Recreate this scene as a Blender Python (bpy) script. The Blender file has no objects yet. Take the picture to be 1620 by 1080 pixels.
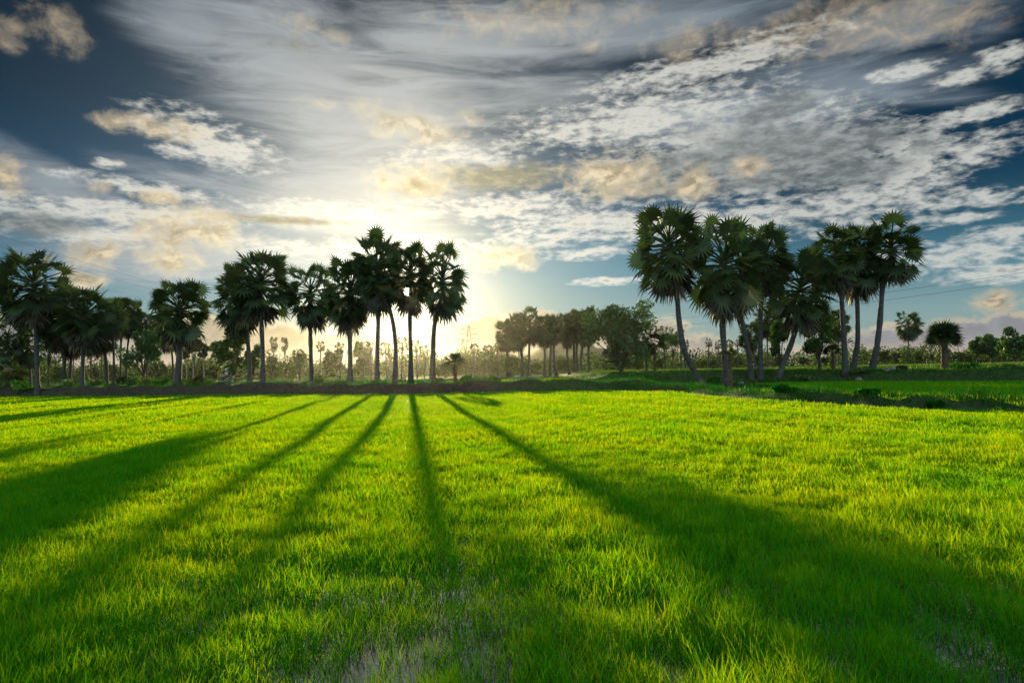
import bpy, math, random
import numpy as np
from mathutils import Vector, Matrix

S = bpy.context.scene
COL = S.collection
R = math.radians

# ------------------------------------------------------------------ camera
CAM_Z = 2.0
PITCH = R(2.46)
ROLL = R(-1.2)
cam_data = bpy.data.cameras.new("camera")
cam_data.sensor_width = 36.0
cam_data.lens = 24.0
cam_data.clip_start = 0.1
cam_data.clip_end = 12000
cam = bpy.data.objects.new("camera", cam_data)
cam.location = (0, 0, CAM_Z)
CAM_ROT = Matrix.Rotation(R(90) + PITCH, 3, 'X') @ Matrix.Rotation(ROLL, 3, 'Z')
cam.rotation_euler = CAM_ROT.to_euler()
CAM_NP = np.array(CAM_ROT)
COL.objects.link(cam)
S.camera = cam


def ray(px, py):
    """World direction seen at a pixel of the 1620x1080 photograph."""
    xc, yc = (px - 810) / 1080, (540 - py) / 1080
    d = CAM_NP @ np.array([xc, yc, -1.0])
    return d


def horizon(px):
    return 586.4 - 0.0209 * (px - 810)


def at(px, py, D):
    d = ray(px, py)
    return np.array([0, 0, CAM_Z]) + d * (D / d[1])


def azel(px, py):
    d = ray(px, py)
    return math.degrees(math.atan2(d[0], d[1])), math.degrees(math.atan2(d[2], math.hypot(d[0], d[1])))


# ------------------------------------------------------------------ sun, exposure
SUN_PX = (643, 461)
SUN_AZ, SUN_EL = azel(*SUN_PX)
sd = ray(*SUN_PX)
sd = sd / np.linalg.norm(sd)
sun_data = bpy.data.lights.new("sun", 'SUN')
sun_data.energy = 5.0
sun_data.angle = R(0.5)
sun_data.color = (1.0, 0.77, 0.38)
sun = bpy.data.objects.new("sun", sun_data)
sun.rotation_euler = Vector(-sd).to_track_quat('-Z', 'Y').to_euler()
sun.location = (-20, 60, 60)
COL.objects.link(sun)

S.view_settings.view_transform = 'Standard'
S.view_settings.look = 'None'
S.view_settings.exposure = 1.0
S.view_settings.gamma = 1.0
S.cycles.max_bounces = 8
S.cycles.transparent_max_bounces = 8
S.cycles.sample_clamp_indirect = 4.0
S.cycles.volume_bounces = 0


def lin(r, g, b):
    f = lambda c: (c / 255 / 12.92) if c / 255 <= 0.04045 else ((c / 255 + 0.055) / 1.055) ** 2.4
    return (f(r), f(g), f(b))


# ------------------------------------------------------------------ world: sky with clouds
class NT:
    """Small helper that writes shader node maths."""
    def __init__(self, tree):
        self.t = tree
        tree.nodes.clear()

    def node(self, kind, **kw):
        n = self.t.nodes.new(kind)
        for k, v in kw.items():
            setattr(n, k, v)
        return n

    def put(self, sock, v):
        if isinstance(v, bpy.types.NodeSocket):
            self.t.links.new(v, sock)
        elif isinstance(v, (tuple, list)) and len(v) == 3 and sock.type == 'RGBA':
            sock.default_value = (*v, 1)
        else:
            sock.default_value = v

    def m(self, op, a, b=0.0, c=None, clamp=False):
        n = self.node('ShaderNodeMath', operation=op, use_clamp=clamp)
        self.put(n.inputs[0], a)
        self.put(n.inputs[1], b)
        if c is not None:
            self.put(n.inputs[2], c)
        return n.outputs[0]

    def ss(self, x, a, b, lo=0.0, hi=1.0):
        n = self.node('ShaderNodeMapRange', interpolation_type='SMOOTHSTEP')
        for i, v in enumerate((x, a, b, lo, hi)):
            self.put(n.inputs[i], v)
        return n.outputs[0]

    def lr(self, x, a, b, lo=0.0, hi=1.0):
        n = self.node('ShaderNodeMapRange')
        for i, v in enumerate((x, a, b, lo, hi)):
            self.put(n.inputs[i], v)
        return n.outputs[0]

    def xyz(self, x, y, z=0.0):
        n = self.node('ShaderNodeCombineXYZ')
        for i, v in enumerate((x, y, z)):
            self.put(n.inputs[i], v)
        return n.outputs[0]

    def sep(self, v):
        n = self.node('ShaderNodeSeparateXYZ')
        self.put(n.inputs[0], v)
        return n.outputs

    def noise(self, v, scale, detail=4.0, rough=0.55, dist=0.0):
        n = self.node('ShaderNodeTexNoise')
        if v is not None:
            self.put(n.inputs['Vector'], v)
        n.inputs['Scale'].default_value = scale
        n.inputs['Detail'].default_value = detail
        n.inputs['Roughness'].default_value = rough
        n.inputs['Distortion'].default_value = dist
        return n.outputs[0]

    def map(self, v, loc=(0, 0, 0), rot=0.0, scale=(1, 1, 1), kind='POINT'):
        n = self.node('ShaderNodeMapping', vector_type=kind)
        self.put(n.inputs[0], v)
        n.inputs[1].default_value = loc
        n.inputs[2].default_value = (0, 0, rot)
        n.inputs[3].default_value = scale
        return n.outputs[0]

    def mix(self, f, a, b, blend='MIX'):
        n = self.node('ShaderNodeMix', data_type='RGBA', blend_type=blend)
        self.put(n.inputs[0], f)
        self.put(n.inputs[6], a)
        self.put(n.inputs[7], b)
        return n.outputs[2]

    def scale(self, col, f):
        n = self.node('ShaderNodeVectorMath', operation='SCALE')
        self.put(n.inputs[0], col)
        self.put(n.inputs[3], f)
        return n.outputs[0]

    def ramp(self, f, stops):
        n = self.node('ShaderNodeValToRGB')
        self.put(n.inputs[0], f)
        e = n.color_ramp.elements
        while len(e) < len(stops):
            e.new(0.5)
        for i, (p, c) in enumerate(stops):
            e[i].position = p
            e[i].color = (*c, 1)
        return n.outputs[0]


world = bpy.data.worlds.new("World")
S.world = world
world.use_nodes = True
W = NT(world.node_tree)
direction = W.node('ShaderNodeTexCoord').outputs['Generated']
dx, dy, dz = W.sep(direction)
U = W.m('MULTIPLY', W.m('ARCTAN2', dx, dy), 180 / math.pi)
hor = W.m('SQRT', W.m('ADD', W.m('MULTIPLY', dx, dx), W.m('MULTIPLY', dy, dy)))
V = W.m('MULTIPLY', W.m('ARCTAN2', dz, hor), 180 / math.pi)
UV = W.xyz(U, V, 0.0)
dot = W.node('ShaderNodeVectorMath', operation='DOT_PRODUCT')
W.put(dot.inputs[0], direction)
dot.inputs[1].default_value = tuple(sd)
gamma = W.m('MULTIPLY', W.m('ARCCOSINE', W.m('MINIMUM', dot.outputs['Value'], 1.0)), 180 / math.pi)


def cover(lst):
    """Soft union of ellipses given as (px, py, rx, ry[, rotation, weight]) of the photograph, placed on the sky sphere."""
    out = None
    for e in lst:
        px, py, rx, ry = e[:4]
        rot = R(e[4]) if len(e) > 4 else 0.0
        w = e[5] if len(e) > 5 else 1.0
        u0, v0 = azel(px, py)
        a = abs(azel(px + rx, py)[0] - azel(px - rx, py)[0]) / 2
        b = abs(azel(px, py + ry)[1] - azel(px, py - ry)[1]) / 2
        mp = W.map(UV, (u0, v0, 0), rot, (a * 1.35, b * 1.35, 1), 'TEXTURE')
        g = W.node('ShaderNodeTexGradient', gradient_type='SPHERICAL')
        W.put(g.inputs[0], mp)
        v = g.outputs['Fac']
        if w != 1.0:
            v = W.m('MULTIPLY', v, w)
        out = v if out is None else W.m('MAXIMUM', out, v)
    return out


# fields of noise in sky degrees
cum = W.noise(W.map(UV, scale=(1, 1.35, 1)), 0.50, 7, 0.62, 0.3)          # heaped clouds
sunward = Vector((-0.35, 0.55, 0))
cum_lit = W.noise(W.map(UV, loc=(SUN_AZ * 0, -0.75, 0), scale=(1, 1.35, 1)), 0.50, 4, 0.6, 0.3)
alto = W.noise(W.map(UV, scale=(0.60, 1.55, 1)), 1.20, 7, 0.60, 0.12)      # small ripples
alto_big = W.noise(W.map(UV, loc=(7, 3, 0), scale=(0.5, 1.3, 1)), 0.33, 4, 0.5, 0.1)
fib = W.noise(W.map(UV, rot=R(22), scale=(0.16, 1.0, 1)), 0.62, 7, 0.62, 1.2)    # drawn-out fibres
fib2 = W.noise(W.map(UV, loc=(3, 9, 0), rot=R(6), scale=(0.14, 0.7, 1)), 0.40, 6, 0.6, 0.9)
wide = W.noise(W.map(UV, loc=(31, 5, 0), scale=(0.5, 1, 1)), 0.16, 3, 0.5)

# clear sky
sky = W.node('ShaderNodeTexSky', sky_type='NISHITA', sun_disc=False)
sky.sun_elevation = R(SUN_EL)
sky.sun_rotation = R(SUN_AZ)
sky.altitude = 10
sky.air_density = 1.0
sky.dust_density = 1.2
sky.ozone_density = 2.0
el = W.lr(V, 0.0, 40.0)
blue = W.ramp(el, [(0.0, (0.30, 0.36, 0.34)), (0.09, (0.25, 0.39, 0.40)), (0.20, (0.080, 0.25, 0.36)), (0.34, (0.006, 0.080, 0.170)),
                   (0.50, (0.001, 0.042, 0.095)), (0.68, (0.001, 0.024, 0.056)), (1.0, (0.006, 0.035, 0.08))])
away = W.ss(gamma, 10.0, 36.0, 1.25, 0.50)
east_fill = W.ss(gamma, 70.0, 130.0, 0.0, 1.0)
away = W.m('ADD', W.m('MULTIPLY', away, W.ss(V, 3.0, 13.0)), W.ss(V, 3.0, 13.0, 1.0, 0.0))
base = W.scale(blue, away)
col = W.mix(1.0, W.scale(base, 0.92), W.mix(1.0, W.scale(sky.outputs[0], 0.002), (0.20, 0.70, 1.0), 'MULTIPLY'), 'ADD')

# thin high veil
cA = cover([(480, 95, 290, 120, -14), (600, 190, 280, 150), (300, 40, 130, 60), (540, 310, 260, 120), (1180, 180, 300, 60), (760, 60, 300, 70),
            (80, 290, 200, 45, -22), (1330, 130, 230, 50, -5), (880, 150, 240, 60, 0, 0.7), (1000, 40, 300, 60), (1420, 40, 250, 60, 0, .8),
            (1420, 150, 170, 22, -12, .8), (330, 400, 300, 70), (330, 290, 250, 28, -6, .6), (1540, 50, 90, 40, 0, .5)])
dA = W.m('ADD', W.m('MULTIPLY', cA, 1.15), W.m('MULTIPLY', W.m('SUBTRACT', W.m('ADD', W.m('MULTIPLY', fib, 0.55), W.m('MULTIPLY', fib2, 0.45)), 0.5), 1.9))
dA = W.m('MULTIPLY', W.ss(dA, 0.05, 1.0), W.ss(cA, 0.04, 0.45))
near_sun = W.ss(gamma, 4.0, 34.0, 1.0, 0.0)
veil_col = W.mix(near_sun, lin(134, 148, 160), lin(212, 214, 211))
veil_col = W.mix(W.ss(fib, .35, .7), W.scale(veil_col, 0.86), veil_col)
col = W.mix(W.m('MULTIPLY', dA, 0.86), col, veil_col)

# rippled middle layer
cB = cover([(335, 222, 130, 40, -14), (290, 240, 60, 14), (170, 258, 26, 9), (1000, 190, 240, 46, 4), (1130, 100, 210, 34, 6), (1180, 235, 280, 80, -6),
            (1330, 330, 190, 48), (1440, 250, 100, 70), (1540, 178, 90, 16), (1550, 235, 100, 32), (1560, 312, 110, 18), (1150, 350, 190, 34), (960, 350, 190, 40),
            (1520, 400, 150, 30), (1430, 113, 60, 14), (1530, 122, 70, 14), (1590, 88, 60, 18), (200, 338, 240, 20), (60, 338, 130, 34), (500, 340, 160, 26),
            (160, 372, 150, 18), (880, 376, 120, 22), (1580, 368, 80, 14), (930, 400, 80, 12), (1560, 432, 120, 18), (720, 250, 130, 30, 0, .7), (1350, 440, 140, 20, 0, .7),
            (1480, 350, 90, 12), (960, 445, 60, 7), (250, 300, 200, 14, -4, .8), (600, 395, 240, 22), (800, 330, 180, 26)])
dB = W.m('ADD', W.m('MULTIPLY', cB, 0.88), W.m('MULTIPLY', W.m('SUBTRACT', W.m('ADD', W.m('MULTIPLY', alto, 0.64), W.m('MULTIPLY', alto_big, 0.36)), 0.5), 3.7))
aB = W.m('MULTIPLY', W.ss(dB, 0.04, 1.05), W.ss(cB, 0.0, 0.30))
white = W.mix(near_sun, lin(220, 221, 214), lin(252, 247, 232))
grey = W.mix(near_sun, lin(126, 132, 134), lin(196, 188, 164))
colB = W.mix(W.ss(dB, 0.70, 1.5), white, grey)
col = W.mix(W.m('MULTIPLY', aB, 0.9), col, colB)

# thick shaded cloud
cC = cover([(1225, 175, 80, 30, 10), (1250, 232, 190, 56, -10), (1375, 215, 80, 34, -12), (1090, 262, 160, 36), (800, 280, 140, 26), (60, 356, 100, 24), (440, 348, 140, 9),
            (1330, 275, 130, 34), (1220, 280, 150, 28), (1010, 300, 120, 20), (1460, 225, 50, 40, 0, .6), (460, 72, 120, 20, 0, .5), (660, 300, 60, 16)])
dC = W.m('ADD', W.m('MULTIPLY', cC, 1.25), W.m('MULTIPLY', W.m('SUBTRACT', W.m('ADD', W.m('MULTIPLY', cum, 0.6), W.m('MULTIPLY', alto, 0.4)), 0.5), 2.2))
aC = W.m('MULTIPLY', W.ss(dC, 0.22, 0.95), W.ss(cC, 0.0, 0.2))
greyC = W.mix(W.ss(gamma, 8, 26), lin(158, 151, 122), lin(114, 121, 122))
greyC = W.mix(W.ss(alto, .42, .66), greyC, W.scale(greyC, 1.6))
col = W.mix(W.m('MULTIPLY', aC, 0.88), col, greyC)

# warm heaped clouds
cD = cover([(235, 198, 80, 22), (185, 193, 48, 18), (285, 204, 48, 22), (8, 280, 36, 40), (160, 295, 22, 16), (250, 313, 46, 14), (300, 365, 110, 44), (150, 400, 52, 32),
            (268, 415, 66, 26), (130, 442, 48, 18), (640, 195, 86, 34, -12), (695, 215, 44, 26), (655, 288, 80, 34), (968, 278, 92, 44), (1100, 290, 38, 34), (1185, 264, 40, 18),
            (800, 408, 74, 24), (1580, 478, 54, 20), (490, 42, 70, 18, -10, .7), (500, 165, 40, 16, 0, .6), (740, 185, 30, 18, 0, .7), (90, 45, 64, 40, -25, .8), (18, 52, 32, 36, -30, .8),
            (850, 30, 190, 44, 0, .75), (1090, 66, 90, 40, 0, .75), (1370, 42, 250, 52, -4, .8), (1500, 36, 120, 46, 0, .7), (1310, 20, 100, 36, 0, .8), (940, 72, 40, 16, 0, .6)])
dD = W.m('ADD', W.m('MULTIPLY', cD, 1.25), W.m('MULTIPLY', W.m('SUBTRACT', cum, 0.5), 2.5))
aD = W.m('MULTIPLY', W.ss(dD, 0.10, 1.25), W.ss(cD, 0.0, 0.30))
lit = W.ss(W.m('SUBTRACT', cum, cum_lit), -0.10, 0.14)
creamD = W.mix(near_sun, lin(208, 190, 160), lin(250, 234, 196))
shadeD = W.mix(near_sun, lin(140, 134, 124), lin(178, 160, 112))
colD = W.mix(W.m('MULTIPLY', W.m('SUBTRACT', 1.0, lit), W.ss(dD, 0.45, 1.2)), creamD, shadeD)
thin_top = W.ss(V, 16.0, 23.0, 0.97, 0.50)
col = W.mix(W.m('MULTIPLY', aD, thin_top), col, colD)

# cloud bank along the horizon
cE = cover([(70, 570, 300, 72), (330, 560, 250, 66), (540, 575, 220, 50), (810, 565, 200, 72), (960, 575, 180, 76), (1075, 575, 130, 56, -14), (1350, 590, 170, 66), (1420, 575, 90, 62),
            (1520, 560, 190, 58), (1625, 545, 110, 60), (-150, 565, 200, 70), (1800, 550, 200, 60), (1200, 590, 120, 26)])
dE = W.m('ADD', W.m('MULTIPLY', cE, 1.5), W.m('MULTIPLY', W.m('SUBTRACT', W.m('ADD', W.m('MULTIPLY', cum, 0.7), W.m('MULTIPLY', alto, 0.3)), 0.5), 1.5))
aE = W.m('MULTIPLY', W.ss(dE, 0.28, 0.62), W.ss(cE, 0.0, 0.2))
rim = W.m('MULTIPLY', W.ss(dE, 0.42, 0.66, 1.0, 0.0), W.ss(alto_big, .35, .6, .25, 1.0))
bodyE = W.mix(near_sun, lin(150, 152, 158), lin(206, 186, 146))
bodyE = W.mix(W.ss(cum_lit, .4, .62), W.scale(bodyE, 0.82), bodyE)
warmE = W.mix(W.ss(V, 0.3, 2.2), lin(214, 188, 168), bodyE)
bodyE = W.mix(0.6, bodyE, warmE)
rimE = W.mix(near_sun, lin(232, 208, 168), lin(255, 240, 200))
colE = W.mix(rim, bodyE, rimE)
col = W.mix(W.m('MULTIPLY', aE, 0.95), col, colE)

# glow of the sun through the thin cloud, and the sun itself
glow = W.m('MULTIPLY', W.m('EXPONENT', W.m('DIVIDE', gamma, -1.6)), 1.3)
glow2 = W.m('MULTIPLY', W.m('EXPONENT', W.m('DIVIDE', gamma, -6.0)), 0.85)
glow3 = W.m('MULTIPLY', W.m('EXPONENT', W.m('DIVIDE', gamma, -8.0)), 0.30)
thick = W.m('SUBTRACT', 1.0, W.m('MULTIPLY', W.m('MAXIMUM', aE, W.m('MULTIPLY', aC, .6)), 0.72))
add = lambda a, b: W.mix(1.0, a, b, 'ADD')
glow_col = add(W.scale(W.mix(0.0, (1.0, 0.90, 0.62), (0, 0, 0)), glow), add(W.scale(W.mix(0.0, (1.0, 0.86, 0.52), (0, 0, 0)), glow2), W.scale(W.mix(0.0, (1.0, 0.90, 0.66), (0, 0, 0)), glow3)))
col = add(col, W.scale(glow_col, thick))
disc = W.m('MULTIPLY', W.ss(gamma, 0.42, 0.62, 1.0, 0.0), 14.0)
col = add(col, W.scale(W.mix(0.0, (1.0, 0.93, 0.72), (0, 0, 0)), disc))
col = W.mix(W.m('MULTIPLY', east_fill, 0.8), col, W.mix(W.ss(fib2, .35, .65), (0.45, 0.80, 1.00), (1.25, 1.55, 1.55)))  # added fill: unseen sky opposite the sun brightened to lift camera-facing sides
# below the horizon: dull land colour
col = W.mix(W.ss(V, -3.0, -0.6), (0.03, 0.05, 0.02), col)
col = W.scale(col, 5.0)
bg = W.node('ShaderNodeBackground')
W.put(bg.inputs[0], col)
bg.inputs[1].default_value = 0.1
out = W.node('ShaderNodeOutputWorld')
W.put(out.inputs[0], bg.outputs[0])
world.cycles.sampling_method = 'MANUAL'
world.cycles.sample_map_resolution = 1024


# ------------------------------------------------------------------ materials
def material(name):
    m = bpy.data.materials.new(name)
    m.use_nodes = True
    return m, NT(m.node_tree)


def leaf_material(name, stops, trans=0.5, tcol=None, gloss=0.06, rough=0.45, patches=0.0):
    m, N = material(name)
    gg = N.node('ShaderNodeNewGeometry')
    rnd = gg.outputs['Random Per Island']
    if patches:                                            # some parts of the crop are further on than others
        rnd = N.m('ADD', N.m('MULTIPLY', rnd, 1 - patches), N.m('MULTIPLY', N.ss(N.noise(gg.outputs['Position'], 0.33, 4, 0.6), .3, .7), patches))
    c = N.ramp(rnd, stops)
    d = N.node('ShaderNodeBsdfDiffuse')
    N.put(d.inputs[0], c)
    t = N.node('ShaderNodeBsdfTranslucent')
    N.put(t.inputs[0], N.ramp(rnd, tcol) if tcol else c)
    mx = N.node('ShaderNodeMixShader')
    mx.inputs[0].default_value = trans
    N.put(mx.inputs[1], d.outputs[0])
    N.put(mx.inputs[2], t.outputs[0])
    g = N.node('ShaderNodeBsdfGlossy')
    g.inputs['Roughness'].default_value = rough
    g.inputs[0].default_value = (0.9, 1.0, 0.8, 1)
    m2 = N.node('ShaderNodeMixShader')
    m2.inputs[0].default_value = gloss
    N.put(m2.inputs[1], mx.outputs[0])
    N.put(m2.inputs[2], g.outputs[0])
    o = N.node('ShaderNodeOutputMaterial')
    N.put(o.inputs[0], m2.outputs[0])
    return m


def rough_material(name, c1, c2, scale=4.0, rough=0.8, stretch=(1, 1, 1), bump=0.3, metallic=0.0, detail=5):
    m, N = material(name)
    co = N.node('ShaderNodeTexCoord').outputs['Object']
    n = N.noise(N.map(co, scale=stretch), scale, detail, 0.6)
    p = N.node('ShaderNodeBsdfPrincipled')
    N.put(p.inputs['Base Color'], N.mix(N.ss(n, .3, .7), c1, c2))
    p.inputs['Roughness'].default_value = rough
    p.inputs['Metallic'].default_value = metallic
    if bump:
        b = N.node('ShaderNodeBump')
        b.inputs['Strength'].default_value = bump
        b.inputs['Distance'].default_value = 0.05
        N.put(b.inputs['Height'], n)
        N.put(p.inputs['Normal'], b.outputs[0])
    o = N.node('ShaderNodeOutputMaterial')
    N.put(o.inputs[0], p.outputs[0])
    return m


M_RICE = leaf_material('rice_leaf', [(0, (0.003, 0.22, 0.001)), (0.5, (0.006, 0.30, 0.001)), (1, (0.02, 0.36, 0.002))], 0.50,
                       [(0, (0.05, 0.40, 0.001)), (0.45, (0.36, 0.66, 0.001)), (1, (0.84, 0.78, 0.002))], 0.008, 0.5, 0.35)
M_BANKGRASS = leaf_material('bank_grass', [(0, (0.006, 0.10, 0.003)), (0.75, (0.014, 0.17, 0.004)), (1, (0.09, 0.16, 0.02))], 0.45, None, 0.02)
M_MEADOW = leaf_material('meadow_grass', [(0, (0.04, 0.13, 0.008)), (0.7, (0.08, 0.18, 0.01)), (1, (0.16, 0.18, 0.03))], 0.5, None, 0.03)
M_FROND = leaf_material('palm_frond', [(0, (0.018, 0.040, 0.010)), (0.6, (0.030, 0.062, 0.013)), (0.92, (0.048, 0.085, 0.016)), (1, (0.10, 0.08, 0.02))], 0.32, None, 0.05, 0.55)
M_DRY = leaf_material('dry_frond', [(0, (0.032, 0.028, 0.020)), (0.6, (0.055, 0.046, 0.030)), (1, (0.09, 0.068, 0.040))], 0.2, None, 0.04)
M_LEAF = leaf_material('tree_leaf', [(0, (0.025, 0.085, 0.010)), (0.7, (0.05, 0.14, 0.014)), (1, (0.11, 0.19, 0.02))], 0.45, None, 0.08)
M_LEAF2 = leaf_material('bright_leaf', [(0, (0.035, 0.10, 0.012)), (0.7, (0.07, 0.17, 0.015)), (1, (0.14, 0.22, 0.02))], 0.5, None, 0.07)
M_GUM = leaf_material('pale_leaf', [(0, (0.05, 0.07, 0.03)), (1, (0.09, 0.11, 0.045))], 0.4, None, 0.06)
M_FAR = leaf_material('far_leaf', [(0, (0.022, 0.055, 0.010)), (0.6, (0.045, 0.09, 0.014)), (1, (0.10, 0.14, 0.02))], 0.45, None, 0.03)
M_TRUNK = rough_material('palm_trunk', (0.028, 0.028, 0.027), (0.095, 0.092, 0.088), 2.2, 0.9, (1, 1, 5), 0.9)
M_STUB = rough_material('leaf_stubs', (0.04, 0.03, 0.022), (0.13, 0.09, 0.055), 5.0, 0.9, (1, 1, 3), 0.6)
M_BARK = rough_material('bark', (0.045, 0.036, 0.028), (0.11, 0.09, 0.07), 5.0, 0.9, (1, 1, .4), 0.6)
M_PALEBARK = rough_material('pale_bark', (0.20, 0.19, 0.17), (0.34, 0.32, 0.29), 3.0, 0.8, (1, 1, .5), 0.3)
M_STEEL = rough_material('galvanised_steel', (0.10, 0.105, 0.11), (0.17, 0.175, 0.18), 2.0, 0.6, bump=0, metallic=0.3)
M_WIRE = rough_material('cable', (0.05, 0.05, 0.055), (0.08, 0.08, 0.085), 2.0, 0.6, bump=0)
M_STONE = rough_material('pale_stone', (0.12, 0.11, 0.10), (0.28, 0.26, 0.24), 6.0, 0.9, bump=0.5)
M_WOOD = rough_material('weathered_wood', (0.06, 0.045, 0.032), (0.13, 0.10, 0.075), 6.0, 0.85, (.3, 1, 1), 0.4)


# ------------------------------------------------------------------ helpers
def tag(o, label=None, cat=None, group=None, kind=None):
    if label: o['label'] = label
    if cat: o['category'] = cat
    if group: o['group'] = group
    if kind: o['kind'] = kind
    return o


def empty(name, loc, label=None, cat=None, group=None, rz=0.0):
    o = bpy.data.objects.new(name, None)
    o.location = tuple(float(v) for v in loc)
    o.rotation_euler = (0, 0, rz)
    o.empty_display_size = 0.5
    COL.objects.link(o)
    return tag(o, label, cat, group)


def mesh_np(name, Vv, T, mat, smooth=False):
    """A mesh from numpy points and triangles (or quads)."""
    Vv = np.asarray(Vv, dtype=np.float32)
    T = np.asarray(T, dtype=np.int32)
    k = T.shape[1]
    me = bpy.data.meshes.new(name)
    me.vertices.add(len(Vv))
    me.vertices.foreach_set('co', Vv.ravel())
    me.loops.add(T.size)
    me.loops.foreach_set('vertex_index', T.ravel())
    me.polygons.add(len(T))
    me.polygons.foreach_set('loop_start', np.arange(0, T.size, k, dtype=np.int32))
    me.polygons.foreach_set('loop_total', np.full(len(T), k, dtype=np.int32))
    if smooth:
        me.polygons.foreach_set('use_smooth', np.ones(len(T), dtype=bool))
    me.materials.append(mat)
    me.update(calc_edges=True)
    me.validate()
    return me


def link(name, me, parent=None, loc=None, rot=None, scale=None):
    o = bpy.data.objects.new(name, me)
    COL.objects.link(o)
    if parent is not None:
        o.parent = parent
    if loc is not None: o.location = tuple(float(v) for v in loc)
    if rot is not None: o.rotation_euler = rot
    if scale is not None: o.scale = scale
    return o


def join(parts):
    """[(V, T)] with equal face sizes -> one (V, T)."""
    vs, ts, n = [], [], 0
    for v, t in parts:
        v, t = np.asarray(v, float), np.asarray(t, int)
        vs.append(v); ts.append(t + n); n += len(v)
    return np.concatenate(vs), np.concatenate(ts)


def spline(pts, n):
    """Catmull-Rom through the points, n samples."""
    P = [np.asarray(p, float) for p in pts]
    P = [2 * P[0] - P[1]] + P + [2 * P[-1] - P[-2]]
    outp = []
    m = len(P) - 3
    for i in range(n):
        u = i / (n - 1) * m
        k = min(int(u), m - 1)
        t = u - k
        a, b, c, d = P[k:k + 4]
        outp.append(0.5 * (2 * b + (c - a) * t + (2 * a - 5 * b + 4 * c - d) * t * t + (3 * b - a - 3 * c + d) * t ** 3))
    return np.array(outp)


def tube(path, radii, sides=8, cap=True):
    """Quads round a path (rows of points) with a radius per point."""
    path = np.asarray(path, float)
    n = len(path)
    tang = np.gradient(path, axis=0)
    tang /= np.linalg.norm(tang, axis=1)[:, None] + 1e-9
    ref = np.array([0.0, 1.0, 0.0]) if abs(tang[0][1]) < 0.9 else np.array([1.0, 0, 0])
    a = np.cross(tang, ref); a /= np.linalg.norm(a, axis=1)[:, None] + 1e-9
    b = np.cross(tang, a)
    th = np.linspace(0, 2 * math.pi, sides, endpoint=False)
    ring = np.cos(th)[None, :, None] * a[:, None, :] + np.sin(th)[None, :, None] * b[:, None, :]
    Vv = (path[:, None, :] + ring * np.asarray(radii)[:, None, None]).reshape(-1, 3)
    T = []
    for i in range(n - 1):
        for j in range(sides):
            k = (j + 1) % sides
            T.append((i * sides + j, i * sides + k, (i + 1) * sides + k, (i + 1) * sides + j))
    if cap:
        for base, flip in ((0, True), ((n - 1) * sides, False)):
            for j in range(1, sides - 2, 2):
                q = (base, base + j, base + j + 1, base + j + 2)
                T.append(q[::-1] if flip else q)
    return Vv, np.array(T)


def bar(a, b, r):
    a, b = np.asarray(a, float), np.asarray(b, float)
    return tube([a, (a + b) / 2, b], [r, r, r], 4)


def box(lo, hi):
    x0, y0, z0 = lo; x1, y1, z1 = hi
    Vv = [(x0, y0, z0), (x1, y0, z0), (x1, y1, z0), (x0, y1, z0), (x0, y0, z1), (x1, y0, z1), (x1, y1, z1), (x0, y1, z1)]
    return np.array(Vv, float), np.array([(3, 2, 1, 0), (4, 5, 6, 7), (0, 1, 5, 4), (1, 2, 6, 5), (2, 3, 7, 6), (3, 0, 4, 7)])


# ------------------------------------------------------------------ ground
def sstep(x, a, b):
    t = np.clip((x - a) / (b - a), 0, 1)
    return t * t * (3 - 2 * t)


_rs = np.random.RandomState(5)
_waves = [(_rs.normal(0, 1, 2) * f, _rs.uniform(0, 6.28), 1.0 / (f + .35)) for f in (0.35, 0.5, 0.8, 1.1, 1.6, 2.3, 3.1) for _ in range(2)]


def bumps(x, y):
    s = 0
    for (k, p, a) in _waves:
        s = s + a * np.sin(k[0] * x + k[1] * y + p)
    return s / 5.0


FX = [-400, -200, -100, -66, -35, -19.4, -9.2, 0, 8, 12.8, 400]
FY = [150, 125, 100, 88, 74, 67.5, 62.5, 62.5, 61.5, 60, 60]
BERM = np.array([(10.5, 61), (13.8, 53), (14.2, 45), (14.9, 38.5), (16.4, 32), (18.8, 28), (24, 22.5), (50, 8), (140, -20)], float)
RBX = [10, 25, 34.5, 43.5, 70, 150]
RBY = [76, 74, 69, 59, 42, 10]


def front(x):
    return np.interp(x, FX, FY) + 0.6 * np.sin(x * 0.21 + 1) + 0.35 * np.sin(x * 0.9) + 0.2 * np.sin(x * 2.3 + 2)


def berm_dist(x, y):
    d = np.full(np.shape(x), 1e9)
    for a, b in zip(BERM[:-1], BERM[1:]):
        ab = b - a
        t = np.clip(((x - a[0]) * ab[0] + (y - a[1]) * ab[1]) / (ab @ ab), 0, 1)
        d = np.minimum(d, np.hypot(x - a[0] - t * ab[0], y - a[1] - t * ab[1]))
    return d


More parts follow.
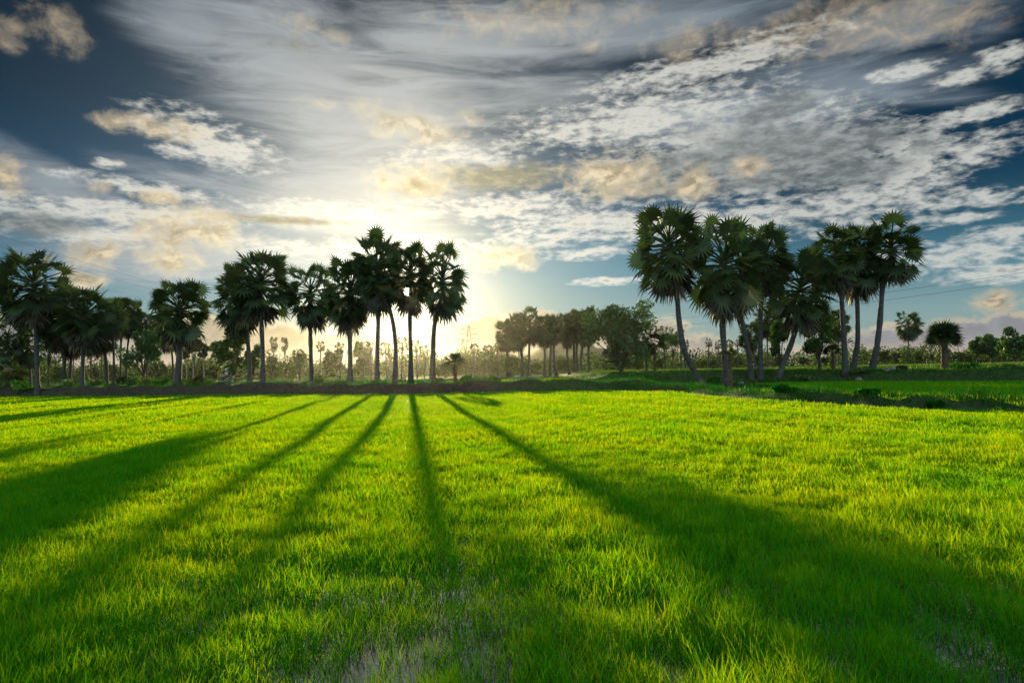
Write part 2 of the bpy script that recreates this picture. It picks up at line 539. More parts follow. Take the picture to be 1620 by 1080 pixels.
def height(x, y):
    x, y = np.asarray(x, float), np.asarray(y, float)
    nz = bumps(x, y)
    d = y - front(x)
    wdt = np.interp(x, [-60, -14, -4, 3], [15, 12, 8, 5])
    left = (1.22 + 0.20 * nz + 0.10 * np.sin(x * 1.3) - 0.35 * sstep(x, 0, 9)) * sstep(d, 0.0, 1.3) * (1 - sstep(d, wdt, wdt + 4)) * (1 - sstep(x, 12, 16))
    bd = berm_dist(x, y)
    berm = (0.60 + 0.14 * nz) * (1 - sstep(bd, 0.3, 1.35))
    knoll = 0.62 * np.exp(-((x - 17.0) / 5.0) ** 2 - ((y - 60) / 5.0) ** 2)
    rb = np.interp(x, RBX, RBY) + 1.0 * np.sin(x * 0.23)
    right = (1.24 + 0.14 * nz) * sstep(y, rb, rb + 3.5) * sstep(x, 11, 19)
    dike = 0.75 * (1 - sstep(np.abs(y - 150 - 2 * np.sin(x * .03)), 0.5, 2.2)) * (1 - sstep(x, 8, 18)) + 0.55 * (1 - sstep(np.abs(y - 118 - 1.5 * np.sin(x * .05)), 0.4, 1.4)) * (1 - sstep(x, -30, -12))
    far = 1.25 * sstep(y, 172, 235)
    h = np.maximum.reduce([left, berm, knoll, right, dike, far])
    return h - 0.10 + 0.03 * nz * sstep(h, 0.05, 0.3)


def H(x, y):
    return float(height(np.array([x]), np.array([y]))[0])


xs = np.unique(np.concatenate([np.arange(-70, 80.1, 0.7), np.linspace(-330, -70, 66), np.linspace(80, 340, 66), np.array([-6000, -3000, -1500, -800, -500, 500, 800, 1500, 3000, 6000])]))
ys = np.unique(np.concatenate([np.arange(-10, 34, 2.0), np.arange(34, 112, 0.45), np.arange(112, 180, 1.2), np.arange(180, 440, 8), np.array([-6000, -2000, -600, -150, -50, 600, 1000, 1800, 3500, 8000])]))
GX, GY = np.meshgrid(xs, ys)
GZ = height(GX, GY)
nx, ny = len(xs), len(ys)
ii = np.arange((ny - 1) * (nx - 1))
r0 = (ii // (nx - 1)) * nx + ii % (nx - 1)
gm, N = material('earth')
geo = N.node('ShaderNodeNewGeometry')
pos = geo.outputs['Position']
px_ = N.sep(pos)[0]
gz = N.sep(pos)[2]
slope = N.sep(geo.outputs['True Normal'])[2]
n1 = N.noise(pos, 0.35, 5, 0.6)
n2 = N.noise(pos, 3.0, 5, 0.65)
soil = N.mix(N.ss(n2, .35, .65), (0.024, 0.017, 0.011), (0.065, 0.047, 0.031))
turf = N.mix(N.ss(n2, .35, .65), (0.018, 0.050, 0.008), (0.05, 0.085, 0.016))
bare = N.m('MULTIPLY', N.ss(slope, 0.80, 0.95, 1.0, 0.0), N.ss(px_, -4, 6, 1.0, 0.0))
patch = N.m('MULTIPLY', N.m('MULTIPLY', N.ss(n1, .50, .62), 0.7), N.ss(px_, -6, 4, 1.0, 0.12))
land = N.mix(N.m('MAXIMUM', bare, patch), turf, soil)
gcol = N.mix(N.ss(gz, -0.05, 0.08), (0.030, 0.024, 0.016), land)
gp = N.node('ShaderNodeBsdfPrincipled')
N.put(gp.inputs['Base Color'], gcol)
gp.inputs['Roughness'].default_value = 0.95
gb = N.node('ShaderNodeBump')
gb.inputs['Strength'].default_value = 0.7
gb.inputs['Distance'].default_value = 0.12
N.put(gb.inputs['Height'], n2)
N.put(gp.inputs['Normal'], gb.outputs[0])
N.put(N.node('ShaderNodeOutputMaterial').inputs[0], gp.outputs[0])
ground = link('ground', mesh_np('ground', np.stack([GX.ravel(), GY.ravel(), GZ.ravel()], 1), np.stack([r0, r0 + 1, r0 + nx + 1, r0 + nx], 1), gm, True))
tag(ground, 'brown earth and turf with low banks round the flooded rice fields', 'ground', kind='structure')

wm, N = material('paddy_water')
p = N.node('ShaderNodeBsdfPrincipled')
p.inputs['Base Color'].default_value = (0.020, 0.022, 0.014, 1)
p.inputs['Roughness'].default_value = 0.03
p.inputs['IOR'].default_value = 1.9
p.inputs['Specular IOR Level'].default_value = 0.8
b = N.node('ShaderNodeBump')
b.inputs['Strength'].default_value = 0.08
b.inputs['Distance'].default_value = 0.02
N.put(b.inputs['Height'], N.noise(N.node('ShaderNodeTexCoord').outputs['Object'], 6.0, 3, 0.5))
N.put(p.inputs['Normal'], b.outputs[0])
N.put(N.node('ShaderNodeOutputMaterial').inputs[0], p.outputs[0])
wv = [(-220, -12, 0), (220, -12, 0), (220, 96, 0), (-220, 96, 0)]
water = link('water', mesh_np('water', wv, [(0, 1, 2, 3)], wm))
tag(water, 'still shallow water between the rice stems', 'water', kind='structure')

# distant hills
def hills(name, pts, D, label):
    """A ridge line given by photograph points, as real sloping ground 300 m deep."""
    rng = np.random.RandomState(len(pts))
    X = np.linspace(pts[0][0], pts[-1][0], 70)
    Y = np.interp(X, [q[0] for q in pts], [q[1] for q in pts])
    rows = []
    for k, f in enumerate((0, .35, .7, .92, 1.0, .8, .4, 0)):
        row = []
        for i, (a, c) in enumerate(zip(X, Y)):
            q = at(a, c, D)
            hgt = max(q[2], 0.2) * f + (rng.uniform(-2, 2) if 0 < f else 0)
            row.append((q[0] * (1 + .0 * k) + rng.uniform(-3, 3), D - 160 + 45 * k + 12 * math.sin(i * .5 + k), hgt - 0.6))
        rows.append(row)
    Vv = np.array(rows).reshape(-1, 3)
    T = [(k * 70 + i, k * 70 + i + 1, (k + 1) * 70 + i + 1, (k + 1) * 70 + i) for k in range(7) for i in range(69)]
    o = link(name, mesh_np(name, Vv, T, M_HILL, True))
    return tag(o, label, 'hills', kind='structure')


M_HILL = rough_material('hill_woods', (0.035, 0.06, 0.03), (0.07, 0.09, 0.045), 0.05, 0.95, bump=0)
hills('hills', [(690, 588), (725, 574), (748, 562), (768, 556), (800, 560), (840, 556), (880, 540), (900, 534), (930, 543), (985, 560), (1060, 568), (1130, 572), (1200, 580)], 900,
      'low blue hazy hills behind the middle palm clump')


# ------------------------------------------------------------------ rice and grass blades
rng = np.random.RandomState(11)


def blades(P, L, w, a0, a1, nseg, az=None):
    n = len(P)
    az = rng.uniform(0, 2 * math.pi, n) if az is None else az
    L, w = np.broadcast_to(L, n), np.broadcast_to(w, n)
    tw = az + rng.uniform(-1.2, 1.2, n)
    hx, hy = np.cos(az), np.sin(az)
    sx, sy = -np.sin(tw), np.cos(tw)
    pos = P.copy()
    rows = []
    for k in range(nseg):
        t = k / nseg
        ww = w * (0.75 if k == 0 else (1 - t ** 2 * 0.75)) / 2
        rows.append(pos - np.stack([sx * ww, sy * ww, 0 * ww], 1))
        rows.append(pos + np.stack([sx * ww, sy * ww, 0 * ww], 1))
        a = a0 + (a1 - a0) * ((k + 0.5) / nseg) ** 1.8
        pos = pos + np.stack([np.sin(a) * hx, np.sin(a) * hy, np.cos(a)], 1) * (L / nseg)[:, None]
    rows.append(pos)
    k = 2 * nseg + 1
    Vv = np.stack(rows, 1).reshape(-1, 3)
    base = (np.arange(n) * k)[:, None]
    T = []
    for s in range(nseg - 1):
        T += [(2 * s, 2 * s + 1, 2 * s + 3), (2 * s, 2 * s + 3, 2 * s + 2)]
    T.append((2 * nseg - 2, 2 * nseg - 1, 2 * nseg))
    T = (base[:, :, None] + np.array(T)[None]).reshape(-1, 3)
    return Vv, T


def scatter(y0, y1, per_m2, slope=0.80, margin=5.0):
    """Random ground points in the wedge that the camera and its near surroundings can see."""
    n = int(per_m2 * (slope * (y1 ** 2 - y0 ** 2) + 2 * margin * (y1 - y0)))
    u = rng.uniform(0, 1, n)
    a, b2 = slope, margin
    # invert the area law
    A0, A1 = a * y0 ** 2 + 2 * b2 * y0, a * y1 ** 2 + 2 * b2 * y1
    q = A0 + u * (A1 - A0)
    y = (-b2 + np.sqrt(b2 ** 2 + a * q)) / a
    x = rng.uniform(-1, 1, n) * (slope * y + margin)
    return x, y


THIN = []                                              # thin places where the water shows (photo px, metres)
for px, py, r, amt in ((580, 1050, .55, .93), (640, 1066, .5, .85), (520, 1030, .3, .9), (1490, 985, .34, .95), (1500, 1040, .40, .97), (1560, 1010, .42, .92), (1575, 1065, .5, .93),
                       (1478, 940, .2, .9), (1060, 1060, .35, .85), (1150, 1066, .35, .8), (1045, 985, .16, .8), (500, 985, .2, .8), (250, 1066, .3, .7), (40, 1000, .3, .7), (770, 1066, .3, .7), (1330, 1060, .35, .75), (1610, 960, .4, .7), (900, 1040, .25, .7)):
    d = ray(px, py); t = -CAM_Z / d[2]
    THIN.append((d[0] * t, d[1] * t, r * 0.85, min(1.0, amt * 1.07)))


def wobble(x, y, s, seed):
    r = np.random.RandomState(seed)
    out = 0
    for f in (1.0, 1.7, 2.6, 4.1, 6.3):
        for _ in range(3):
            k = r.normal(0, 1, 2) * f / s
            out = out + np.sin(k[0] * x + k[1] * y + r.uniform(0, 6.28)) / f ** .6
    return out / 3.0


parts = []
for (y0, y1, dens, wid, nseg) in ((2.6, 5.5, 4400, 0.0050, 3), (5.5, 10, 2500, 0.0062, 3), (10, 17, 1300, 0.0105, 2), (17, 29, 560, 0.016, 2), (29, 46, 170, 0.027, 2), (46, 96, 62, 0.048, 2)):
    x, y = scatter(y0, y1, dens, 0.80, 6.0 if y0 < 10 else 5.0)
    keep = (y < front(x) - 0.3 - 0.9 * np.exp(-((x + 1.0) / 4.5) ** 2)) & ~((berm_dist(x, y) < 1.4) | ((x > np.interp(y, BERM[::-1, 1], BERM[::-1, 0])) & (y < 70)))
    x, y = x[keep], y[keep]
    wb = wobble(x, y, 0.7, 3)
    wl = wobble(x, y, 3.2, 4)
    fine = wobble(x, y, 0.13, 17)
    drop = np.clip(0.10 - 0.06 * wb + 0.36 * fine, 0, 0.75) * (1 - sstep(y, 7, 11))
    thin = np.zeros(len(x))
    for (tx, ty, r, amt) in THIN:
        thin = np.maximum(thin, amt * np.exp(-(((x - tx) / (r * 0.5)) ** 2 + ((y - ty) / (r * 1.8)) ** 2)))
    drop = np.maximum(drop, thin)
    keep = rng.uniform(0, 1, len(x)) > drop
    x, y, wb, wl, thin = x[keep], y[keep], wb[keep], wl[keep], thin[keep]
    n = len(x)
    canopy = np.clip(1 + 0.36 * np.clip(wb, -1.6, 1.2) + 0.10 * wl + 0.20 * np.clip(wobble(x, y, 0.16, 29), -1.5, 1.5) * (1 - sstep(y, 14, 26)), np.where(y > 9, 0.62, 0.4), 1.7)
    canopy = np.where((np.abs(x + 0.155 * y) < 0.5) & (y > 7) & (y < 32), np.maximum(canopy, 1.15), canopy)
    # most leaves leave their stem part-way up; in thin places and one in six the whole stem shows
    whole = (rng.uniform(0, 1, n) < 0.12) | (thin > 0.12)
    z0 = np.where(whole, -0.06, rng.uniform(0.0, 0.10, n) * canopy)
    L = np.where(whole, 0.265, 0.138) * canopy * rng.uniform(0.75, 1.25, n)
    P = np.stack([x, y, z0], 1)
    arch = rng.uniform(0, 1, n) ** 1.2
    parts.append(blades(P, L, wid * rng.uniform(0.7, 1.35, n), R(2) + rng.uniform(0, R(30), n), R(20) + arch * R(115), nseg))
rice = link('rice', mesh_np('rice', *join(parts), M_RICE))
tag(rice, 'dense young bright green rice filling the flooded field before the palms', 'rice', kind='stuff')

parts = []
for (y0, y1, dens, wid) in ((20, 50, 60, 0.05), (50, 90, 32, 0.08), (90, 125, 16, 0.13), (125, 200, 7, 0.22)):
    x, y = scatter(y0, y1, dens, 0.86, 6)
    h = height(x, y)
    main = (y < front(x) + 0.3) & (x < np.interp(y, BERM[::-1, 1], BERM[::-1, 0]) + .8)
    keep = (h < 0.03) & ~main & (berm_dist(x, y) > 1.4)
    x, y = x[keep], y[keep]
    n = len(x)
    P = np.stack([x, y, np.full(n, -0.05)], 1)
    parts.append(blades(P, 0.38 * rng.uniform(0.8, 1.15, n), wid * rng.uniform(.7, 1.3, n), rng.uniform(0, R(14), n), R(10) + rng.uniform(0, R(60), n), 2))
rice2 = link('rice', mesh_np('rice_beyond', *join(parts), M_RICE))
tag(rice2, 'bright green rice in the further fields beyond the tree-lined banks', 'rice', kind='stuff')

# rough grass on the banks
parts = []
for (y0, y1, dens, wid, Ls) in ((8, 40, 130, 0.022, 1.0), (40, 66, 60, 0.035, 1.0), (66, 118, 22, 0.055, 1.1), (118, 170, 3, .12, 1.1)):
    x, y = scatter(y0, y1, dens, 0.86, 6)
    h = height(x, y)
    d = y - front(x)
    face = (x < 2) & (d > 0) & (d < 1.5)
    wb = wobble(x, y, 2.2, 8)
    wl = wobble(x, y, 7, 21)
    keep = (h > np.where(x > 8, 0.03, 0.12)) & (rng.uniform(0, 1, len(x)) < np.where(face, np.clip(0.22 + 0.55 * wl + .3 * wb, 0.06, 0.9), np.clip(np.where(x > 2, 1.0, 0.55) + .4 * wl, 0.12, 1)))
    x, y, h, wb, wl, face = x[keep], y[keep], h[keep], wb[keep], wl[keep], face[keep]
    n = len(x)
    bd = berm_dist(x, y)
    tall = np.where(bd < 2.0, 1.25, 0.85) * (1 + 0.45 * np.clip(wb, -1.2, 1.6)) * np.where(face, .75, 1)
    P = np.stack([x, y, h - 0.05], 1)
    parts.append(blades(P, 0.34 * Ls * tall * rng.uniform(0.5, 1.3, n), wid * rng.uniform(.7, 1.3, n), rng.uniform(0, R(30), n), R(25) + rng.uniform(0, R(85), n), 2))
bank_grass = link('grass', mesh_np('bank_grass', *join(parts), M_BANKGRASS))
tag(bank_grass, 'rough dark green grass tufts covering the field banks', 'grass', kind='stuff')

parts = []
for (y0, y1, dens, wid) in ((62, 100, 9, .10), (100, 170, 6, 0.14), (165, 330, 2.2, .35), (330, 470, 0.8, .8)):
    x, y = scatter(y0, y1, dens, 0.86, 6)
    h = height(x, y)
    keep = (h > 0.9) & ((y > 165) | (x > 18)) & ~((x <= 18) & (y < 170))
    x, y, h = x[keep], y[keep], h[keep]
    n = len(x)
    P = np.stack([x, y, h - 0.05], 1)
    parts.append(blades(P, 0.42 * rng.uniform(0.6, 1.3, n), wid * rng.uniform(.7, 1.3, n), rng.uniform(0, R(20), n), R(15) + rng.uniform(0, R(60), n), 2))
meadow = link('grass', mesh_np('meadow_grass', *join(parts), M_MEADOW))
tag(meadow, 'short sunlit pasture grass stretching to the far tree line', 'grass', kind='stuff')

# ------------------------------------------------------------------ palms
def fan(o, d, up, Lp, fr, droop, rg, half=135, nl=20, fold=0.18, roll=0.0, prad=0.018):
    """One fan leaf: petiole and a pleated fan of pointed leaflets, as triangles."""
    d = d / np.linalg.norm(d)
    end = o + d * Lp + np.array([0, 0, -droop * Lp * 0.35])
    d2 = d + np.array([0, 0, -droop])
    d2 /= np.linalg.norm(d2)
    side = np.cross(d2, up)
    if np.linalg.norm(side) < 0.05:
        side = np.cross(d2, np.array([1.0, 0.2, 0]))
    side /= np.linalg.norm(side)
    nrm = np.cross(side, d2)
    c, s = math.cos(roll), math.sin(roll)
    side, nrm = side * c + nrm * s, nrm * c - side * s
    Vv, T = [], []
    w = prad * side
    w2 = prad * nrm
    mid = (o + end) / 2 + np.array([0, 0, 0.03 * Lp])
    for pt, k in ((o, 1.5), (mid, 1.0), (end, 0.8)):
        Vv += [pt - w * k, pt + w * k, pt + w2 * k]
    for a in (0, 3):
        for q in range(3):
            r = (q + 1) % 3
            T += [(a + q, a + r, a + 3 + r), (a + q, a + 3 + r, a + 3 + q)]
    b0 = len(Vv)
    Vv.append(end)
    ang = np.radians(np.linspace(-half, half, nl + 1))
    rin = fr * rg.uniform(0.42, 0.55)
    cup = rg.uniform(-0.15, 0.25)
    for i, a in enumerate(ang):
        z = cup * abs(math.sin(a)) + (fold * 0.18 if i % 2 else -fold * 0.18)
        Vv.append(end + rin * (math.cos(a) * d2 + math.sin(a) * side) + nrm * z * rin)
    for i in range(nl):
        a = (ang[i] + ang[i + 1]) / 2 + rg.uniform(-.05, .05)
        r = fr * (1.0 - 0.22 * abs(a / math.radians(135)) ** 2) * rg.uniform(0.86, 1.1)
        tip = end + r * (math.cos(a) * d2 + math.sin(a) * side) + nrm * cup * abs(math.sin(a)) * r * 1.2
        tip = tip + np.array([0, 0, -0.10 * r * rg.uniform(0.3, 1.6)])
        t = len(Vv)
        Vv.append(tip)
        T += [(b0, b0 + 1 + i, b0 + 2 + i), (b0 + 1 + i, t, b0 + 2 + i)]
    return np.array(Vv), np.array(T)


UP = np.array([0.0, 0, 1])


def bank_depth(px, D):
    """Distances were first read off for a level bank; carry them to the measured bank line."""
    if D > 104:
        return D
    if px < 1100:
        return D + float(np.interp(px, [0, 300, 500, 650, 810, 1040], [87, 73, 66.5, 62, 62.5, 60])) - float(np.interp(px, [0, 500, 780, 1040], [53.4, 57, 61, 66]))
    if D > 78:
        return D - 86 + float(np.interp(px, [1180, 1350, 1620], [75, 69.5, 58.5]))
    if D > 52:
        return D - 8
    return float(np.interp(px, [1200, 1400, 1620], [39, 30, 24.5])) + 0.4



def crown_arrays(seed, n=36, nl=20, gaps=0.0, avoid=None):
    rg = np.random.RandomState(seed)
    out = []
    for i in range(n):
        u = (i + 0.5) / n
        ct = 0.90 - 1.50 * u ** 1.0
        th = math.acos(max(-1, min(1, ct))) + rg.uniform(-.10, .10)
        az = i * 2.39996 + rg.uniform(-.35, .35)
        if rg.uniform() < gaps:
            continue
        d = np.array([math.sin(th) * math.cos(az), math.sin(th) * math.sin(az), math.cos(th)])
        o = np.array([0, 0, 0.14 - 0.34 * u])
        k = rg.uniform(0.72, 1.16)
        f = fan(o, d, UP, 0.62 * k * (1 - 0.20 * u), 0.335 * rg.uniform(.72, 1.25), 0.25 * math.sin(th) + 0.35 * u, rg, 132, nl, roll=rg.uniform(-1.0, 1.0))
        if avoid is not None and avoid(f[0]):
            continue
        out.append(f)
    return join(out)


def skirt_arrays(seed, n=15, nl=12):
    rg = np.random.RandomState(seed + 900)
    out = []
    for i in range(n):
        az = i * 2.39996 + rg.uniform(-.3, .3)
        u = i / n
        d = np.array([math.cos(az), math.sin(az), -0.55 - 0.9 * u])
        out.append(fan(np.array([0, 0, -0.22 - 0.10 * u]), d, UP, 0.30 * rg.uniform(.8, 1.2) * (1 - .3 * u), 0.46 * rg.uniform(.8, 1.15), 0.9 + u, rg, rg.uniform(50, 85), nl, 0.5, rg.uniform(-1, 1)))
    return join(out)


CROWNS = [mesh_np('crown', *crown_arrays(100 + i, 66 + i % 3 * 6, 16, 0.10), M_FROND) for i in range(8)]
CROWN_SPARSE = [mesh_np('crown', *crown_arrays(150 + i, 56, 16, 0.1), M_FROND) for i in range(3)]
SKIRTS = [mesh_np('skirt', *skirt_arrays(i), M_DRY) for i in range(5)]
FAR_CROWNS = [mesh_np('crown', *crown_arrays(200 + i, 26, 11), M_FROND) for i in range(5)]


def trunk_mesh(pts, r, sides=10, n=26, flare=1.75, rings=0.05, seed=0, top=0.72):
    rg = np.random.RandomState(seed)
    path = spline(pts, n)
    t = np.linspace(0, 1, n)
    rad = r * (top + (1 - top) * (1 - t)) * (1 + (flare - 1) * np.exp(-t * 13)) * (1 + rings * rg.normal(0, 1, n))
    # slight swelling part-way up, as old palms have
    rad *= 1 + 0.10 * np.exp(-((t - rg.uniform(.3, .6)) / .12) ** 2)
    Vv, T = tube(path, rad, sides)
    return mesh_np('trunk', Vv, T, M_TRUNK, True)


NPALM = [0]
CR, CRZ = 1.32, 1.10


def palm(label, D, trunk, c, rx, ry, tr=0.21, kind='full', group='sugar palms along the field banks', skirt=True, flare=1.75, crown=None, base_z=None):
    """trunk: photograph points from the foot up; c: crown centre; rx, ry: crown radii in photograph pixels; D: distance in metres."""
    NPALM[0] += 1
    i = NPALM[0]
    D = bank_depth(trunk[0][0], D)
    tr = tr * (1.0 if trunk[0][0] < 1030 else 0.80)
    q = at(trunk[0][0], trunk[0][1], D)
    gz = H(q[0], D) if base_z is None else base_z
    root = np.array([q[0], D, gz - 0.05])
    rg = random.Random(i * 17 + 3)
    pts = [np.zeros(3)] + [at(a, b, D + (rg.uniform(-.4, .4))) - root for a, b in trunk[1:]]
    cc = at(c[0], c[1], D) - root
    m = D / 1080.0
    RX, RZ = rx * m, ry * m
    pts.append(cc + np.array([0, 0, -0.28 * RZ]))
    pts.append(cc + np.array([0, 0, 0.10 * RZ]))
    pts[0] = pts[0] + np.array([0, 0, -0.25])
    e = empty('sugar_palm', root, label, 'palm tree', group)
    link('trunk', trunk_mesh(pts, tr, seed=i, flare=flare), e)
    if crown is None:
        crown = CROWNS[i % 8] if kind == 'full' else CROWN_SPARSE[i % 3]
    s = (RX * CR, RX * CR, RZ * CRZ)
    rot = (0, 0, rg.uniform(0, 6.28))
    link('crown', crown, e, cc, rot, s)
    if skirt:
        link('dry_skirt', SKIRTS[i % 5], e, cc, (0, 0, rg.uniform(0, 6.28)), s)
    return e


# left clump
palm('tall palm with wide ragged crown nearest the left end of the bank', 56, [(60, 612), (58, 570), (57, 520)], (53, 452), 57, 62, 0.27)
palm('palm crowded just behind the big leftmost palm, crown half hidden', 64, [(102, 603), (101, 560)], (97, 500), 40, 50, 0.22)
palm('bushy dark palm with deep hanging skirt, middle of the left clump', 60, [(130, 611), (131, 575)], (134, 500), 43, 52, 0.24)
palm('slender palm in the gap beside the bushy skirted palm', 66, [(110, 602), (112, 575)], (114, 525), 30, 40, 0.18)
palm('short round-headed palm on a thick stem in the left clump', 66, [(168.5, 606), (168, 575)], (162, 524), 26, 34, 0.22)
palm('thin palm, first of three slim stems right of the left clump', 66, [(180, 603), (180, 560)], (177, 503), 24, 32, 0.15)
palm('tallest middle stem of the three slim palms at left', 78, [(191, 601), (191, 555)], (193, 499), 25, 34, 0.15)
palm('last and rightmost of the three slim palms at left', 80, [(200, 600), (201, 560)], (207, 500), 20, 34, 0.14, kind='sparse')
palm('thin palm stem hidden among the left clump skirts', 80, [(145, 600), (144, 570)], (146, 530), 24, 34, 0.14)
palm('small palm head poking out above the round broadleaf tree', 86, [(233, 600), (232, 560)], (231, 512), 15, 20, 0.13)
palm('broken ragged palm half out of the frame at the left edge', 74, [(22, 604), (20, 575)], (12, 534), 32, 38, 0.2, kind='sparse')
palm('ragged palm behind the leftmost tall trunk', 78, [(49, 602), (47, 580)], (44, 545), 24, 36, 0.2, kind='sparse')
palm('stout lone palm with thick dark trunk and full round crown', 60, [(281, 610), (283, 575), (285, 535)], (285, 492), 45, 55, 0.33)
palm('thin palm growing close behind the stout dark-trunked palm', 78, [(273, 600), (273, 570)], (268, 520), 26, 36, 0.14)
# middle row
palm('tall full-headed palm with whitewashed foot ring beside the motorbike', 61, [(416, 608), (416, 570), (414, 520)], (412, 448), 50, 62, 0.26)
palm('leaning palm behind the tall palm near the motorbike', 66, [(395, 606), (394, 570), (391, 535)], (378, 470), 40, 58, 0.25)
palm('open-crowned palm standing alone, with gaps and a creeper-wrapped stem', 67, [(493, 605), (492, 570), (491, 525)], (491, 464), 41, 54, 0.25, kind='sparse')
palm('palm with broad drooping crown, left of the sunlit pair', 67, [(554, 605), (554, 560), (553, 520)], (553, 463), 41, 60, 0.25)
palm('tallest dense-headed palm just left of the sun', 67, [(596, 605), (597, 560), (599, 480)], (597, 428), 41, 66, 0.24)
palm('palm with S-curved trunk between the tallest palm and the sun', 66, [(625, 606), (626, 575), (626, 548), (622, 512), (614, 480)], (606, 442), 34, 42, 0.24)
SUN_PALM_D = bank_depth(650, 67)
# the palm that the sun shines through: leave out the fronds that would stand in front of the disc
_root = at(650, 604, SUN_PALM_D); _cc = at(649, 438, SUN_PALM_D)
_s = np.array([38 * SUN_PALM_D / 1080 * CR] * 2 + [58 * SUN_PALM_D / 1080 * CRZ])
_sunpt = at(SUN_PX[0], SUN_PX[1], SUN_PALM_D)


def _sun_gap(v, t):
    """Leave out the leaflets that would stand right before the sun's disc."""
    w = v * _s + _cc
    k = w[:, 1:2] / SUN_PALM_D
    pr = np.stack([w[:, 0] / k[:, 0], (w[:, 2] - CAM_Z) / k[:, 0] + CAM_Z], 1)
    c = pr[t].mean(1)
    dist = np.hypot(c[:, 0] - _sunpt[0], c[:, 1] - _sunpt[2])
    return v, t[np.random.RandomState(9).uniform(0, 1, len(t)) > np.exp(-(dist / 0.66) ** 4)]


SUN_CROWN = mesh_np('crown', *_sun_gap(*crown_arrays(777, 82, 16, 0.05)), M_FROND)
SUN_SKIRT = mesh_np('skirt', *_sun_gap(*skirt_arrays(77)), M_DRY)
palm('straight palm with the setting sun shining through its thin crown', 67, [(650, 604), (649.5, 560), (648.5, 500)], (649, 438), 38, 58, 0.22, crown=SUN_CROWN)
for _o in list(COL.objects):
    if _o.data == SUN_CROWN:
        _o.rotation_euler = (0, 0, 0)
        for _k in _o.parent.children:
            if _k.name.startswith('dry_skirt'):
                _k.data = SUN_SKIRT
                _k.rotation_euler = (0, 0, 0)
palm('palm right of the sun leaning right with a wide tilted crown', 67, [(684, 605), (685, 560), (688, 510)], (700, 444), 40, 60, 0.25)
# right clump
palm('great palm with trunk sweeping out in a curve from the knoll', 66, [(1118, 612), (1100, 590), (1082, 552), (1074, 505), (1070, 460)], (1058, 392), 58, 76, 0.33, flare=1.5)
palm('massive straight palm standing on the grassy knoll', 66, [(1148, 612), (1147, 570), (1143, 510)], (1146, 420), 56, 84, 0.34)
palm('leaning palm behind the massive straight palm', 86, [(1189, 589), (1184, 555), (1178, 527), (1170, 485)], (1172, 430), 46, 62, 0.33)
palm('straight palm with dark slim trunk right of the leaning one', 86, [(1203, 592), (1203, 540), (1204, 480)], (1211, 408), 42, 58, 0.33)
palm('palm on a strongly slanting trunk with heavy hanging skirt', 85, [(1224, 594), (1244, 563), (1255, 533)], (1266, 460), 52, 66, 0.36)
palm('left palm of the tall trio on the far right bank', 88, [(1338, 594), (1336, 550), (1333, 500), (1330, 460)], (1322, 408), 42, 52, 0.35)
palm('middle palm of the tall trio, with a knobbed trunk', 91, [(1347, 590), (1355, 555), (1357, 530), (1356, 470)], (1356, 410), 42, 62, 0.33)
palm('right palm of the tall trio, trunk leaning, wide airy crown', 91, [(1378, 589), (1386, 555), (1392, 510), (1397, 450)], (1410, 394), 47, 54, 0.36)
palm('second-rank palm behind the tall trio', 165, [(1326, 582), (1326, 550)], (1325, 512), 19, 28, 0.22)
palm('small lone palm with round head in the right pasture', 225, [(1437, 580), (1437, 555)], (1437, 513), 21, 25, 0.22, kind='sparse')
palm('palm behind the slanting trunk at the right clump', 150, [(1215, 585), (1214, 550)], (1213, 508), 22, 26, 0.2)
palm('slim palm glimpsed between the two dark trunks of the right clump', 155, [(1225, 584), (1221, 555)], (1222, 515), 18, 24, 0.18)
palm('smaller palm in front of the pair of dark trunks', 140, [(1196, 586), (1192, 560)], (1186, 532), 18, 24, 0.25)
# middle distance clump
G2 = 'sugar palms in the middle distance clump'
for lab, D, tr, c, rx, ry in (
        ('leftmost palm of the middle distance clump', 179, [(803, 594), (803, 565)], (800, 530), 18, 26),
        ('palm with broad head second in the middle distance clump', 179, [(827, 595), (825, 560)], (817, 523), 19, 32),
        ('tallest palm of the middle distance clump', 179, [(837, 595), (837, 560)], (838, 514), 20, 30),
        ('palm standing just right of the tallest middle distance palm', 179, [(861.5, 594), (862, 560)], (860, 521), 17, 28),
        ('palm with straight stem in the pair of the middle distance clump', 179, [(871, 592), (871, 560)], (874, 519), 14, 26),
        ('curved-stemmed palm in the middle distance clump', 179, [(881, 590), (877, 570), (876, 550)], (880, 516), 12, 24),
        ('palm opening the right half of the middle distance clump', 185, [(901, 589), (898, 565)], (896, 521), 15, 28),
        ('thin palm deep in the right half of the middle distance clump', 196, [(908, 587), (908, 560)], (907, 515), 14, 26),
        ('crowded palm with dark head beside the big broadleaf tree', 190, [(914, 588), (912, 560)], (915, 514), 18, 26),
        ('palm touching the left side of the big broadleaf tree', 185, [(919, 589), (920, 560)], (925, 517), 18, 30),
        ('palm half buried in the big broadleaf tree', 188, [(932.6, 588), (931, 560)], (933, 512), 16, 28)):
    palm(lab, D, tr, c, rx, ry, 0.34, group=G2, skirt=ry > 25)


